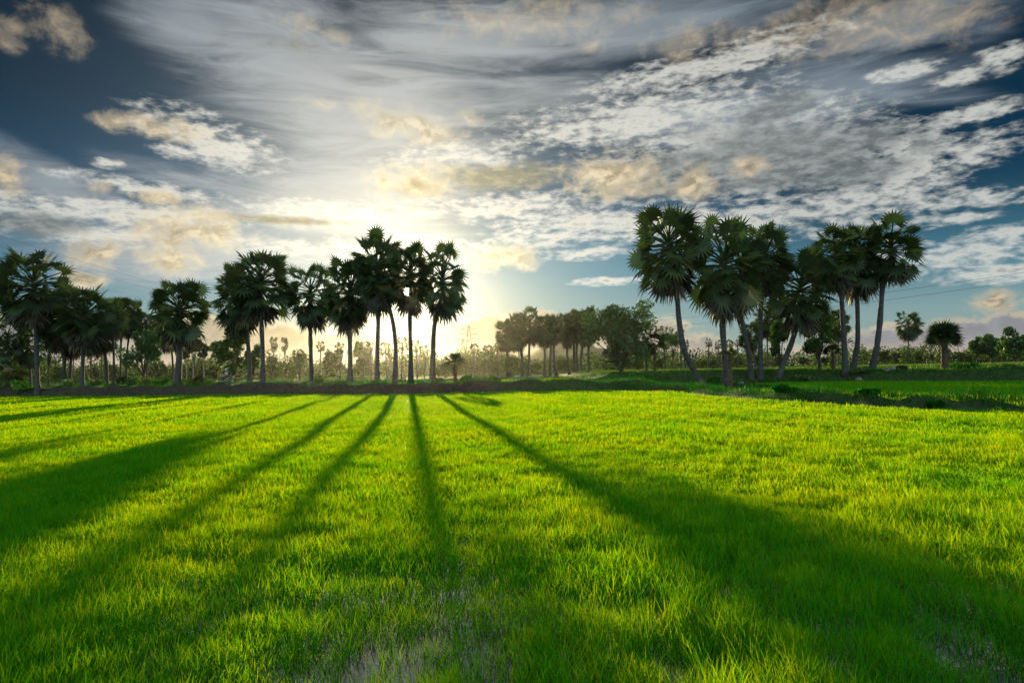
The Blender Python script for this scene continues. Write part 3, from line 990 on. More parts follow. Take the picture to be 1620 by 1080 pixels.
# low palms with leaf-stub trunks or fans from the ground
def young_palm(label, px, py, D, rx, hgt, stub=True, n=14, group=None, th0=1.25):
    D = bank_depth(px, D)
    q = at(px, py, D)
    gz = H(q[0], D)
    m = D / 1080
    rg = np.random.RandomState(int(px))
    e = empty('young_palm', (q[0], D, gz), label, 'palm tree', group)
    ht, r = hgt * m, rx * m
    if stub:
        n_ = 16
        path = spline([(0, 0, -0.2), (0.05, 0, ht * .5), (0, 0, ht)], n_)
        kk = 1.15 if rx > 30 else 0.6
        rad = np.array([0.20 + 0.07 * (i % 2) + 0.05 * rg.uniform() for i in range(n_)]) * kk * np.linspace(1.25, .8, n_)
        parts = [tube(path, rad, 9)]
        for i in range(26):
            z = ht * (0.1 + 0.85 * i / 26)
            a = i * 2.4
            o = np.array([.18 * kk * math.cos(a), .18 * kk * math.sin(a), z])
            parts.append(bar(o, o + kk * np.array([.28 * math.cos(a), .28 * math.sin(a), .22]), 0.03))
        link('trunk', mesh_np('trunk', *join(parts), M_STUB), e)
    out = []
    for i in range(n):
        u = (i + .5) / n
        th = 0.12 + th0 * u ** 0.8 + rg.uniform(-.1, .1)
        az = i * 2.39996
        d = np.array([math.sin(th) * math.cos(az), math.sin(th) * math.sin(az), math.cos(th)])
        out.append(fan(np.array([0, 0, ht if stub else 0.05]), d, UP, r * (.48 if n < 40 else .38) * rg.uniform(.65, 1.15), r * .56 * rg.uniform(.8, 1.1), .15 + .35 * u, rg, 115, 16, roll=rg.uniform(-.9, .9), prad=.022))
    link('crown', mesh_np('crown', *join(out), M_FROND), e)
    return e


young_palm('squat palm with shaggy stub-covered trunk on the right bank', 1495, 588, 92, 36, 56, True, 60, th0=1.8)
young_palm('small young palm with upright fans near the pylons', 720, 605, 66, 27, 28, True, 13, th0=1.35)
young_palm('dark-stemmed young palm in front of the tall trio', 1318, 592, 92, 20, 30, True, 11, th0=1.2)
young_palm('stubby palm standing behind the massive straight palm', 1155, 598, 64, 20, 52, True, 12)
young_palm('tiny palm on the lawn between the curved and straight palms', 1128, 589, 140, 9, 8, True, 9)
young_palm('low fan palm bush at the left edge of the bank', 12, 612, 57, 32, 22, True, 20, th0=1.6)
young_palm('low fan palm bush beside the three slim palms', 195, 608, 62, 20, 0, False, 12, th0=1.2)
young_palm('low fan palm bush left of the motorbike', 316, 608, 63, 20, 0, False, 11, th0=1.2)
young_palm('fan palm tuft under the left clump', 26, 607, 60, 22, 8, True, 12, th0=1.4)
young_palm('twin-headed screw palm, left stem, beside the broadleaf tree', 1023, 596, 118, 26, 34, True, 16, th0=1.6)
young_palm('twin-headed screw palm, right stem, beside the broadleaf tree', 1036, 596, 118, 30, 46, True, 16, th0=1.6)


# ------------------------------------------------------------------ broadleaf trees
def leaf_cloud(rg, lobes, n, size, flat=0.0):
    """Small four-cornered leaves spread through ellipsoid lobes (centre, radii)."""
    wts = np.array([np.prod(l[1]) ** 0.7 for l in lobes]); wts /= wts.sum()
    k = rg.choice(len(lobes), n, p=wts)
    C = np.array([l[0] for l in lobes])[k]; Rr = np.array([l[1] for l in lobes])[k]
    d = rg.normal(0, 1, (n, 3)); d /= np.linalg.norm(d, axis=1)[:, None]
    rad = rg.uniform(0.25, 1.0, n) ** 0.45 * rg.choice([1.0, 1.0, 1.12], n)
    P = C + d * Rr * rad[:, None]
    a = rg.normal(0, 1, (n, 3)); a[:, 2] = a[:, 2] * .6 - .25
    a /= np.linalg.norm(a, axis=1)[:, None]
    b = np.cross(a, rg.normal(0, 1, (n, 3))); b /= np.linalg.norm(b, axis=1)[:, None] + 1e-9
    s = size * rg.uniform(0.55, 1.35, n)[:, None]
    Vv = np.stack([P - a * s * .5, P + b * s * .28, P + a * s * .5, P - b * s * .28], 1).reshape(-1, 3)
    T = np.arange(4 * n).reshape(n, 4)
    return Vv, T


def tree_arrays(seed, Ht, Rw, crown_lo, nlobe, nleaf, leaf, trunk_r, lean=0.0, top=1.0, spread=0.86):
    """(trunk quads, leaf quads) for a tree of height Ht, crown half-width Rw, crown from crown_lo*Ht up."""
    rg = np.random.RandomState(seed)
    lobes, limbs, rr0 = [], [], nlobe
    fork = np.array([lean * .4, 0, crown_lo * Ht * 0.9])
    limbs.append(tube(spline([(0, 0, -0.3), fork * .5 + np.array([rg.uniform(-.15, .15), 0, 0]), fork], 8), np.linspace(trunk_r * 1.25, trunk_r * .8, 8), 7))
    zc, zr = (crown_lo + top) / 2 * Ht, (top - crown_lo) / 2 * Ht
    for i in range(nlobe):
        d = rg.normal(0, 1, 3); d /= np.linalg.norm(d)
        f = rg.uniform(0.35, spread) * (0.75 + 0.5 * (math.sin(3 * math.atan2(d[2], d[0]) + seed) * .5 + .5))
        f = min(f, 0.90 if rr0 > 25 else 0.66)
        c = np.array([lean + d[0] * Rw * f, d[1] * Rw * f * .9, zc + d[2] * zr * f])
        rr = rg.uniform(0.16, 0.34)
        lobes.append((c, np.array([Rw * rr, Rw * rr, zr * rr * rg.uniform(.7, 1.0)])))
        if i < 14:
            mid = (fork + c) / 2 + np.array([0, 0, zr * .12])
            start = fork * rg.uniform(.75, 1.0)
            limbs.append(tube(spline([start, mid, c], 6), np.linspace(trunk_r * .45, trunk_r * .07, 6), 5))
    return join(limbs), leaf_cloud(rg, lobes, nleaf, leaf)


def tree(name, label, px, py, D, rx, top_px, lo_px, seed, mat=None, nlobe=22, nleaf=4000, leaf=0.28, tr=0.16, bark=None, group=None, cat='tree', lean=0.0):
    D = bank_depth(px, D)
    q = at(px, py, D)
    gz = H(q[0], D)
    m = D / 1080
    z = lambda yy: at(px, yy, D)[2] - gz
    Ht = z(top_px)
    e = empty(name, (q[0], D, gz), label, cat, group)
    t, l = tree_arrays(seed, Ht, rx * m, max(z(lo_px), 0.1) / Ht, nlobe, nleaf, leaf, tr, lean)
    link('trunk', mesh_np('trunk', *t, bark or M_BARK, True), e)
    link('crown', mesh_np('crown', *l, mat or M_LEAF), e)
    return e


tree('broadleaf_tree', 'big spreading broadleaf tree with ragged top, right of the middle palms', 983, 596, 116, 66, 458, 588, 31, M_LEAF, 46, 11000, 0.50, 0.42)
tree('broadleaf_tree', 'round broadleaf tree between the slim palms and the stout palm', 227, 604, 66, 34, 516, 592, 4, M_LEAF, 30, 4600, 0.34, 0.14)
tree('slender_tree', 'slender wispy tree behind the leftmost palm trunk', 77, 606, 62, 22, 500, 575, 5, M_LEAF, 16, 1300, 0.26, 0.09)
tree('broadleaf_tree', 'small broadleaf tree shading the motorbike', 374, 608, 66, 34, 516, 590, 6, M_LEAF2, 28, 4200, 0.34, 0.12, lean=-.8)
tree('broadleaf_tree', 'bushy green tree behind the leaning palm near the motorbike', 400, 604, 76, 17, 538, 592, 7, M_LEAF2, 16, 2000, 0.34, 0.12)
tree('broadleaf_tree', 'bright green leafy tree below the slanting palm and the tall trio', 1296, 590, 100, 31, 480, 566, 8, M_LEAF2, 30, 5200, 0.45, 0.2)
tree('broadleaf_tree', 'yellow-green sapling beneath the slanting palm crown', 1236, 590, 98, 20, 500, 574, 9, M_LEAF2, 18, 2200, 0.40, 0.12)
tree('broadleaf_tree', 'dark rounded tree in the right pasture', 1570, 580, 165, 21, 522, 566, 12, M_LEAF, 24, 3600, 0.55, 0.25)
tree('broadleaf_tree', 'smaller dark tree touching the rounded one in the right pasture', 1546, 580, 168, 15, 528, 566, 13, M_LEAF, 14, 1800, 0.55, 0.2)
tree('broadleaf_tree', 'leafy tree at the right edge of the picture', 1606, 581, 150, 25, 512, 570, 14, M_LEAF, 25, 4200, 0.55, 0.25)
tree('broadleaf_tree', 'small tree with hanging crown left of the right edge tree', 1590, 580, 158, 12, 528, 570, 44, M_LEAF, 20, 1700, 0.5, 0.18)
tree('broadleaf_tree', 'light green bush tree in front of the middle distance palms', 807, 592, 170, 17, 558, 590, 15, M_LEAF2, 18, 2400, 0.42, 0.12)
tree('broadleaf_tree', 'round pale tree far behind the right clump', 1065, 588, 190, 24, 513, 560, 16, M_LEAF, 22, 3000, 0.5, 0.16)
tree('gum_tree', 'pale-stemmed gum tree behind the stout palm', 306, 598, 95, 20, 532, 566, 17, M_GUM, 20, 2600, 0.36, 0.10, M_PALEBARK)
tree('gum_tree', 'second pale-stemmed gum tree, nearer the motorbike', 322, 597, 100, 12, 540, 568, 18, M_GUM, 12, 1500, 0.36, 0.10, M_PALEBARK)
tree('gum_tree', 'thin pale gum tree left of the gum pair', 294, 598, 100, 11, 545, 570, 45, M_GUM, 10, 1200, 0.36, 0.09, M_PALEBARK)
tree('tall_thin_tree', 'tall thin-leaved tree far beyond the rice, left of a twin', 433, 590, 300, 9, 527, 560, 19, M_GUM, 14, 900, 0.55, 0.14)
tree('tall_thin_tree', 'tall thin-leaved tree far beyond the rice, right of a twin', 451, 590, 302, 9, 529, 562, 20, M_GUM, 14, 900, 0.55, 0.14)

# ------------------------------------------------------------------ far tree line: individuals, then the wood behind
FAR_TRUNK = [mesh_np('trunk', *tube(spline([(0, 0, -.3), (.12 * s, 0, 4), (.3 * s, 0, 8)], 8), np.linspace(.26, .17, 8), 6), M_TRUNK, True) for s in (-1, 0.3, 1.2)]
far_tree_sets = []
for s in range(5):
    t, l = tree_arrays(300 + s, 8.0, 3.6, 0.10, 20, 1700, 0.60, 0.16)
    far_tree_sets.append((mesh_np('trunk', *t, M_BARK, True), mesh_np('crown', *l, M_FAR)))
WHERE_P = []


def far_palm(label, px, py, D, crown_py, r, group='hazy palms in the far tree line'):
    q = at(px, py, D)
    gz = H(q[0], D)
    cz = at(px, crown_py, D)[2] - gz
    e = empty('far_palm', (q[0], D, gz), label, 'palm tree', group)
    k = int(px * 7) % 15
    link('trunk', FAR_TRUNK[k % 3], e, None, None, (1, 1, cz / 8.0))
    s = r * D / 1080
    link('crown', FAR_CROWNS[k % 5], e, (0.3 * (-1, .3, 1.2)[k % 3], 0, cz), (0, 0, px), (s, s, s * 1.1))
    return e


def far_tree(label, px, py, D, top_py, r, group='hazy broadleaf trees in the far tree line'):
    q = at(px, py, D)
    gz = H(q[0], D)
    hz = at(px, top_py, D)[2] - gz
    e = empty('far_tree', (q[0], D, gz), label, 'tree', group)
    t, l = far_tree_sets[int(px * 3) % 5]
    s = r * D / 1080 / 3.6
    link('trunk', t, e, None, (0, 0, px), (s, s, hz / 8))
    link('crown', l, e, None, (0, 0, px), (s, s, hz / 8))
    return e


for lab, px, D, cy, r in (
        ('hazy far palm left of the S-curved trunk', 612, 190, 553, 13), ('hazy far palm behind the foot of the tallest palm', 619, 196, 560, 11),
        ('tall hazy palm right behind the S-curved trunk', 635, 190, 545, 14), ('hazy round palm right of the sun palm trunk', 660, 190, 549, 13),
        ('hazy low palm between the sun palm and its right neighbour', 672, 196, 556, 11), ('small hazy palm with thin ring-shaped head right of the sun palm', 671.5, 186, 569, 7),
        ('hazy palm in front of the lattice pylon', 749, 200, 553, 11), ('hazy palm right of the pylon', 774, 200, 556, 12), ('hazy slim palm between the pylon and the middle clump', 787, 205, 549, 8),
        ('far palm left of the creeper-wrapped stem', 474, 190, 562, 13), ('far palm right of the creeper-wrapped stem', 506, 190, 549, 10), ('far palm behind the broad drooping palm', 538, 195, 552, 11),
        ('far palm under the drooping crown, right side', 575, 195, 551, 13), ('far palm close beside the tallest palm stem', 588, 196, 549, 9),
        ('far palm between curved and massive palms', 1121, 200, 543, 8), ('far palm low between curved and massive palms', 1098, 190, 560, 9), ('far palm left of the massive straight trunk', 1136, 205, 546, 8),
        ('far palm right of the massive straight trunk', 1154, 190, 545, 9), ('far palm left of the leaning palm foot', 1168, 195, 543, 8), ('far palm against the curved trunk', 1078, 170, 530, 10),
        ('far palm just right of the big broadleaf tree', 1053, 170, 527, 12), ('far palm beside the rounded pale tree', 1084, 180, 545, 10),
        ('far palm between the slim stems and the left clump', 160, 210, 560, 9), ('far palm low behind the left clump', 117, 200, 563, 9), ('far palm behind the wispy slender tree', 88, 205, 570, 8),
        ('far palm at the foot of the right pasture palm', 1388, 240, 556, 9), ('far palm near the squat stub-trunk palm', 1462, 250, 558, 7)):
    far_palm(lab, px, at(px, 0, D)[0] * 0 + 588, D, cy, r)
for lab, px, D, ty, r in (
        ('far round tree beyond the rice left of the creeper-wrapped stem', 476, 215, 550, 12), ('far low tree beside the tall palm with ringed foot', 430, 215, 556, 11), ('far leafy tree right of the creeper-wrapped stem', 520, 215, 545, 11),
        ('far bushy tree left of the broad drooping palm', 534, 205, 541, 12), ('far pale tree behind the broad drooping palm', 567, 215, 535, 13), ('far pale tree leaning to the tallest palm', 583, 225, 540, 10),
        ('far small tree by the palm right of the sun', 704, 170, 570, 11), ('far hedge tree beside the young palm', 694, 175, 566, 10), ('far bush left of the pylon', 728, 215, 570, 10),
        ('far bush right of the pylon', 765, 215, 568, 11), ('far tree below the pylon palm', 781, 190, 568, 10), ('far round tree behind the three slim stems', 178, 230, 571, 12),
        ('far round tree left of the stout palm', 253, 215, 564, 16), ('far tree behind the round broadleaf tree', 240, 230, 572, 9), ('far tree behind the wispy slender tree and bank', 95, 200, 572, 12), ('far small tree in the sky gap of the left clump', 150, 225, 574, 9),
        ('far tree beside the motorbike', 338, 190, 572, 14), ('far tree behind the fan palm bush', 315, 200, 570, 13),
        ('far hazy tree deep in the middle clump', 850, 240, 570, 10), ('far hazy tree under the middle palms', 884, 240, 566, 11), ('far hazy tree behind the curved stem palm', 892, 225, 566, 9),
        ('far tree in shade left of the twin screw palms', 1010, 190, 570, 14), ('far tree behind the twin screw palms', 1044, 205, 562, 12), ('far tree between the curved palm and the knoll', 1108, 230, 568, 12),
        ('far tree behind the tiny lawn palm', 1126, 235, 566, 10), ('far tree between the massive and leaning palms', 1165, 215, 560, 12), ('far tree seen by the two dark trunks', 1196, 205, 556, 13), ('far tree behind the slanting trunk', 1234, 220, 560, 14),
        ('far tree under the bright green leafy tree', 1272, 230, 564, 13), ('far tree left of the tall trio', 1306, 240, 562, 12), ('far tree between the trio stems', 1366, 260, 558, 12),
        ('far dark round tree right of the trio', 1400, 235, 550, 11), ('far rounded tree by the right pasture palm', 1418, 240, 554, 10), ('far tree right of the right pasture palm', 1455, 255, 552, 12),
        ('far tree left of the squat palm', 1474, 260, 555, 10), ('far tree right of the squat palm', 1518, 250, 553, 14), ('far low tree near the rounded pasture tree', 1534, 245, 556, 11), ('far tree behind the right edge tree', 1585, 235, 552, 13)):
    far_tree(lab, px, 586, D, ty, r)

# the wood that closes the view
rg = np.random.RandomState(77)
lobes = []
for i in range(620):
    a = rg.uniform(-900, 2500)
    D = rg.uniform(300, 430)
    q = at(a, 575, D)
    hh = rg.uniform(5.0, 11.0) * (1 + .3 * math.sin(a * .02))
    lobes.append((np.array([q[0], D, hh * .45 + 1.2]), np.array([rg.uniform(3, 7), rg.uniform(3, 6), hh * .55])))
near_lobes = []
for i in range(760):
    a = rg.uniform(-250, 1850)
    D = rg.uniform(225, 300)
    q = at(a, 575, D)
    lump = 0.5 + 0.5 * math.sin(a * .013 + 1) * math.sin(a * .031) + .25 * math.sin(a * .09)
    hh = rg.uniform(2.5, 6.5) + 5.0 * max(0, lump) * (1.0 if a < 1000 else 0.55)
    if rg.uniform() < 0.25: continue
    near_lobes.append((np.array([q[0], D, hh * .45 + 1.0]), np.array([rg.uniform(1.5, 3.6), rg.uniform(1.5, 3.5), hh * .55])))
thicket = link('thicket', mesh_np('thicket', *leaf_cloud(rg, near_lobes, 100000, 0.75), M_FAR))
tag(thicket, 'yellow-green thicket of bushes under the far trees', 'thicket', kind='stuff')
wood = link('woodland', mesh_np('woodland', *leaf_cloud(rg, lobes, 60000, 1.4), M_FAR))
tag(wood, 'low dark wood closing the view along the horizon', 'woodland', kind='stuff')


# ------------------------------------------------------------------ shrubs on the banks
def shrub(label, px, py, D, r, hgt, seed, mat=None, n=700, leaf=0.20):
    D = bank_depth(px, D)
    q = at(px, py, D)
    gz = H(q[0], D)
    rg = np.random.RandomState(seed)
    m = D / 1080
    RR, hh = r * m, hgt * m
    lobes = [(np.array([rg.uniform(-.7, .7) * RR, rg.uniform(-.5, .5) * RR, rg.uniform(.25, .75) * hh]), np.array([RR * .4, RR * .4, hh * .32])) for _ in range(9)]
    e = empty('shrub', (q[0], D, gz), label, 'shrub', 'shrubs on the field banks')
    stems = [tube(spline([(0, 0, -.1), tuple(l[0] * .5 + np.array([0, 0, .05])), tuple(l[0])], 5), np.linspace(.03, .01, 5), 5) for l in lobes]
    link('stem', mesh_np('stem', *join(stems), M_BARK), e)
    link('foliage', mesh_np('foliage', *leaf_cloud(rg, lobes, n, leaf), mat or M_LEAF2), e)


for i, (lab, px, py, D, r, hg) in enumerate((
        ('leafy shrub at the foot of the three slim palms', 208, 609, 60, 16, 16), ('low shrub in front of the round broadleaf tree', 232, 611, 60, 16, 14), ('small shrub left of the stout dark-trunked palm', 258, 610, 61, 14, 12),
        ('shrub between the stout palm and the fan palm bush', 300, 610, 62, 14, 11), ('low shrub just left of the motorbike', 333, 610, 63, 11, 10), ('dark shrub at the foot of the leftmost tall palm', 40, 614, 56, 18, 20),
        ('yellow-green shrub at the left edge', 2, 616, 56, 16, 26), ('shrub under the bushy skirted palm', 112, 609, 60, 18, 13), ('shrub by the short round-headed palm', 150, 608, 62, 14, 11), ('shrub beside the young palm near the pylons', 738, 605, 66, 11, 12),
        ('low shrub at the foot of the palm right of the sun', 697, 606, 67, 9, 7), ('spiky low plant beside the creeper-wrapped palm', 507, 607, 66, 10, 8), ('shrub at the foot of the S-curved trunk', 637, 606, 66, 8, 7),
        ('dark bush on the grassy bank below the middle palms', 780, 611, 66, 16, 11), ('bush on the bank near the big broadleaf tree', 905, 604, 76, 20, 10), ('low bush before the big broadleaf tree', 960, 604, 76, 24, 11), ('dense bush behind the curved trunk foot', 1128, 604, 72, 18, 14),
        ('dark clump on the low grass dike right of the knoll', 1240, 628, 49.5, 22, 13), ('bush right of the massive palm on the knoll', 1180, 609, 70, 18, 12), ('dark bush at the foot of the slanting palm', 1215, 600, 83, 20, 12),
        ('bush between the slanting palm and the trio', 1278, 600, 87, 22, 12), ('bush in front of the trio on the right bank', 1362, 598, 88, 20, 11), ('reddish-brown low bush on the right bank', 1425, 592, 92, 18, 10), ('dark bush on the right bank near the squat palm', 1530, 594, 90, 24, 11),
        ('low bush at the far right of the bank', 1600, 596, 89, 24, 10), ('dark tuft bush on the dike at right', 1478, 634, 42.5, 14, 11), ('dark bush on the dike near the right edge', 1585, 640, 41.5, 16, 12), ('low bush on the dike below the trio', 1370, 632, 43.5, 18, 10))):
    dark = any(w in lab for w in ('dark', 'dense', 'dike'))
    shrub(lab, px, py, D, r, hg, 500 + i, M_BANKGRASS if dark else (M_DRY if 'reddish' in lab else M_LEAF2), 900 if r > 15 else 600, 0.2)

# ------------------------------------------------------------------ pylons and wires
def lattice(px, D, base_py, top_py, wpx, arms, label, group, ang=0.4):
    q = at(px, base_py, D)
    gz = H(q[0], D)
    Hh = at(px, top_py, D)[2] - gz
    w = wpx * D / 1080 / 2
    e = empty('pylon', (q[0], D, gz), label, 'pylon', group, ang)
    parts = []
    lev = [0, .16, .30, .43, .55, .66, .76, .85, .93, 1.0]
    ww = lambda f: w * (1 - f) ** 0.9 + 0.35
    r = 0.15
    for a, b2 in zip(lev[:-1], lev[1:]):
        A, B = ww(a), ww(b2)
        ca = [(A, A, a * Hh), (-A, A, a * Hh), (-A, -A, a * Hh), (A, -A, a * Hh)]
        cb = [(B, B, b2 * Hh), (-B, B, b2 * Hh), (-B, -B, b2 * Hh), (B, -B, b2 * Hh)]
        for k in range(4):
            parts.append(bar(ca[k], cb[k], r))
            parts.append(bar(ca[k], cb[(k + 1) % 4], r * .6))
            parts.append(bar(cb[k], cb[(k + 1) % 4], r * .6))
    link('lattice_tower', mesh_np('lattice', *join(parts), M_STEEL), e)
    for f, ln in arms:
        parts = []
        for s in (-1, 1):
            z = f * Hh
            tip = np.array([s * ln, 0, z + .3])
            for yy in (-1, 1):
                parts.append(bar((s * ww(f), yy * ww(f), z), tip, r * .7))
                parts.append(bar((s * ww(f), yy * ww(f), z + 1.1), tip, r * .7))
            parts.append(bar(tip, tip - np.array([0, 0, 1.4]), .09))
        link('cross_arm', mesh_np('cross_arm', *join(parts), M_STEEL), e)
    return e


lattice(743, 420, 590, 514, 12, [(.70, 7.5), (.80, 5.5), (.91, 4.5)], 'hazy lattice pylon, taller of the pair near the young palm', 'steel pylons', 0.15)
lattice(733, 440, 590, 536, 12, [(.92, 6)], 'hazy lattice pylon, shorter of the pair near the young palm', 'steel pylons', 0.5)
lattice(561, 300, 592, 512, 24, [(.80, 5), (.92, 4)], 'pale lattice pylon behind the broad drooping palm', 'steel pylons', 0.6)


def wire(label, a, b, sag, r=0.035):
    t = np.linspace(0, 1, 28)[:, None]
    P = a * (1 - t) + b * t
    P[:, 2] -= sag * 4 * (t[:, 0] * (1 - t[:, 0]))
    o = link('power_line', mesh_np('power_line', *tube(P, np.full(28, r), 5), M_WIRE, True))
    tag(o, label, 'power line', 'power lines across the sky')


for lab, p0, p1 in (('lower power line sloping down from the right edge', (1640, 441), (745, 531)), ('upper power line sloping down from the right edge', (1640, 428), (745, 521)),
                    ('upper of the faint power lines above the left palms', (-20, 366), (560, 520)), ('middle of the faint power lines above the left palms', (-20, 384), (559, 524)), ('lowest of the faint power lines above the left palms', (-20, 410), (562, 530))):
    left = p1[0] < 600
    a, b_ = at(*p0, 150 if left else 130), at(*p1, 300 if left else 420)
    wire(lab, a, b_, 2.5 if left else 4.0, .022 if left else .032)

# ------------------------------------------------------------------ small things on the banks
def rock(label, px, py, D, r, seed):
    D = bank_depth(px, D)
    q = at(px, py, D)
    gz = H(q[0], D)
    rg = np.random.RandomState(seed)
    th, ph = np.meshgrid(np.linspace(0, 2 * math.pi, 10, endpoint=False), np.linspace(0.0, math.pi, 7))
    d = np.stack([np.sin(ph) * np.cos(th), np.sin(ph) * np.sin(th), np.cos(ph)], -1).reshape(-1, 3)
    k = 1 + 0.22 * np.sin(d @ rg.normal(0, 2.2, 3) + 1) + 0.12 * np.sin(d @ rg.normal(0, 4, 3))
    Vv = d * k[:, None] * np.array([r, r * .8, r * .6])
    T = [(i * 10 + j, (i + 1) * 10 + j, (i + 1) * 10 + (j + 1) % 10, i * 10 + (j + 1) % 10) for i in range(6) for j in range(10)]
    o = link('stone', mesh_np('stone', Vv, T, M_STONE), None, (q[0], D, gz + r * .3))
    tag(o, label, 'stone', 'pale stones on the banks')


rock('pale stone on the right bank between the trio and the pasture palm', 1411, 592, 89, .55, 1)
rock('small pale stone beside the larger bank stone', 1404, 595, 88, .32, 2)
rock('pale stone in the grass just right of the trio', 1358, 597, 87, .4, 3)
rock('pale stone by the young palm near the pylons', 713, 607, 64, .22, 4)
rock('pale flat stone under the fan palm bush by the slim palms', 189, 610, 60, .25, 5)
rock('pale stone in the grass by the knoll', 1172, 609, 69, .35, 6)

# wooden rail by the tallest palm
q = at(575, 604, 74)
rail = empty('wooden_rail', (q[0], 74, H(q[0], 74)), 'low dark wooden rail left of the tallest palm foot', 'rail')
link('rail_beam', mesh_np('beam', *box((-.95, -.05, .36), (.95, .05, .46)), M_WOOD), rail)
for s in (-.82, .82):
    link('post', mesh_np('post', *box((s - .06, -.04, -.3), (s + .06, .04, .358)), M_WOOD), rail)

# pale plastic sheet heap near the middle clump
q = at(817, 589, 172)
rg = np.random.RandomState(8)
gx, gy = np.meshgrid(np.linspace(-1, 1, 15), np.linspace(-1, 1, 11))
hz = 0.75 * np.exp(-(gx * 1.5) ** 2 - (gy * 1.4) ** 2) + .18 * np.exp(-((gx - .5) * 4) ** 2 - (gy * 2) ** 2) + rg.uniform(-.04, .04, gx.shape)
Vv = np.stack([gx.ravel() * 1.1, gy.ravel() * .8, hz.ravel() * 1.1 - .02], 1)
T = [(j * 15 + i, j * 15 + i + 1, (j + 1) * 15 + i + 1, (j + 1) * 15 + i) for j in range(10) for i in range(14)]
M_SHEET = rough_material('white_sheet', (0.62, 0.62, 0.60), (0.78, 0.78, 0.76), 3.0, 0.5, bump=0.2)
o = link('covered_heap', mesh_np('covered_heap', Vv, T, M_SHEET, True), None, (q[0], 172, H(q[0], 172) + .1))
tag(o, 'white sheeted heap under the middle distance palms', 'heap')

# ------------------------------------------------------------------ motorbike and rider (they face left)
BD = 76.0
bq = at(358, 607, BD)
bz = H(bq[0], BD)
M_PAINT = rough_material('dark_paint', (0.02, 0.025, 0.05), (0.03, 0.035, 0.06), 3, 0.3, bump=0)
M_RUBBER = rough_material('rubber', (0.02, 0.02, 0.02), (0.03, 0.03, 0.03), 6, 0.9, bump=0)
M_CHROME = rough_material('chrome', (0.5, 0.5, 0.5), (0.6, 0.6, 0.6), 3, 0.25, bump=0, metallic=1)
M_SEAT = rough_material('seat_vinyl', (0.10, 0.10, 0.11), (0.15, 0.15, 0.16), 6, 0.45, bump=0.1)
M_RED = rough_material('tail_red', (0.35, 0.10, 0.07), (0.45, 0.14, 0.10), 6, 0.4, bump=0)
bike = empty('motorbike', (bq[0], BD, bz), 'dark step-through motorbike parked under the small broadleaf tree', 'motorbike')


def torus(c, Rm, r, n=20, k=6):
    th = np.linspace(0, 2 * math.pi, n, endpoint=False)
    ph = np.linspace(0, 2 * math.pi, k, endpoint=False)
    Vv = [(c[0] + (Rm + r * math.cos(b)) * math.cos(a), c[1] + r * math.sin(b), c[2] + (Rm + r * math.cos(b)) * math.sin(a)) for a in th for b in ph]
    T = [(i * k + j, ((i + 1) % n) * k + j, ((i + 1) % n) * k + (j + 1) % k, i * k + (j + 1) % k) for i in range(n) for j in range(k)]
    return np.array(Vv), np.array(T)


def taper(pts, radii, sides=10, n=14, squash=None):
    P = spline(pts, n)
    r = np.interp(np.linspace(0, 1, n), np.linspace(0, 1, len(radii)), radii)
    Vv, T = tube(P, r, sides)
    if squash:
        c = np.repeat(P, sides, axis=0)
        Vv = c + (Vv - c) * np.array(squash)
    return Vv, T


for wx in (-0.62, 0.62):
    wh = link('wheel', mesh_np('tyre', *torus((wx, 0, .29), .25, .04), M_RUBBER, True), bike)
    rim_parts = [torus((wx, 0, .29), .20, .015)] + [bar((wx, 0, .29), (wx + .2 * math.cos(a), 0, .29 + .2 * math.sin(a)), .006) for a in np.linspace(0, 6.28, 12, endpoint=False)] + [taper([(wx, -.05, .29), (wx, 0, .29), (wx, .05, .29)], [.04, .05, .04], 8, 4)]
    link('rim', mesh_np('rim', *join(rim_parts), M_CHROME), wh)
link('body', mesh_np('body', *join([taper([(-.38, 0, .86), (-.36, 0, .62), (-.22, 0, .38), (.05, 0, .36), (.30, 0, .52), (.72, 0, .68)], [.07, .12, .10, .11, .14, .05], 10, 20, (1, .9, 1)),
                                    taper([(-.62, 0, .56), (-.5, 0, .60), (-.36, 0, .58)], [.05, .07, .05], 8, 6)]), M_PAINT, True), bike)
link('engine', mesh_np('engine', *join([taper([(-.18, 0, .30), (0, 0, .28), (.2, 0, .32)], [.08, .13, .09], 10, 8), bar((.05, .12, .25), (.62, .13, .30), .035)]), M_CHROME, True), bike)
link('seat', mesh_np('seat', *taper([(-.02, 0, .76), (.2, 0, .77), (.45, 0, .80), (.68, 0, .83)], [.06, .10, .11, .06], 10, 12, (1, 1.1, .55)), M_SEAT, True), bike)
link('handlebar', mesh_np('handlebar', *join([taper([(-.30, -.33, 1.0), (-.38, -.15, .97), (-.40, 0, .94), (-.38, .15, .97), (-.30, .33, 1.0)], [.018] * 5, 6, 12), bar((-.60, .07, .30), (-.40, .05, .92), .022), bar((-.60, -.07, .30), (-.40, -.05, .92), .022)]), M_CHROME, True), bike)
link('headlight', mesh_np('headlight', *taper([(-.52, 0, .92), (-.48, 0, .92), (-.38, 0, .93)], [.06, .085, .05], 10, 6), M_CHROME, True), bike)
link('tail_light', mesh_np('tail_light', *taper([(.72, 0, .74), (.78, 0, .74), (.82, 0, .73)], [.05, .05, .02], 8, 5), M_RED, True), bike)
link('cargo_rack', mesh_np('rack', *join([bar((.55, s, .80), (.92, s, .84), .012) for s in (-.1, 0, .1)] + [bar((.92, -.1, .84), (.92, .1, .84), .012), bar((.9, 0, .84), (.88, 0, .45), .02)]), M_RED), bike)

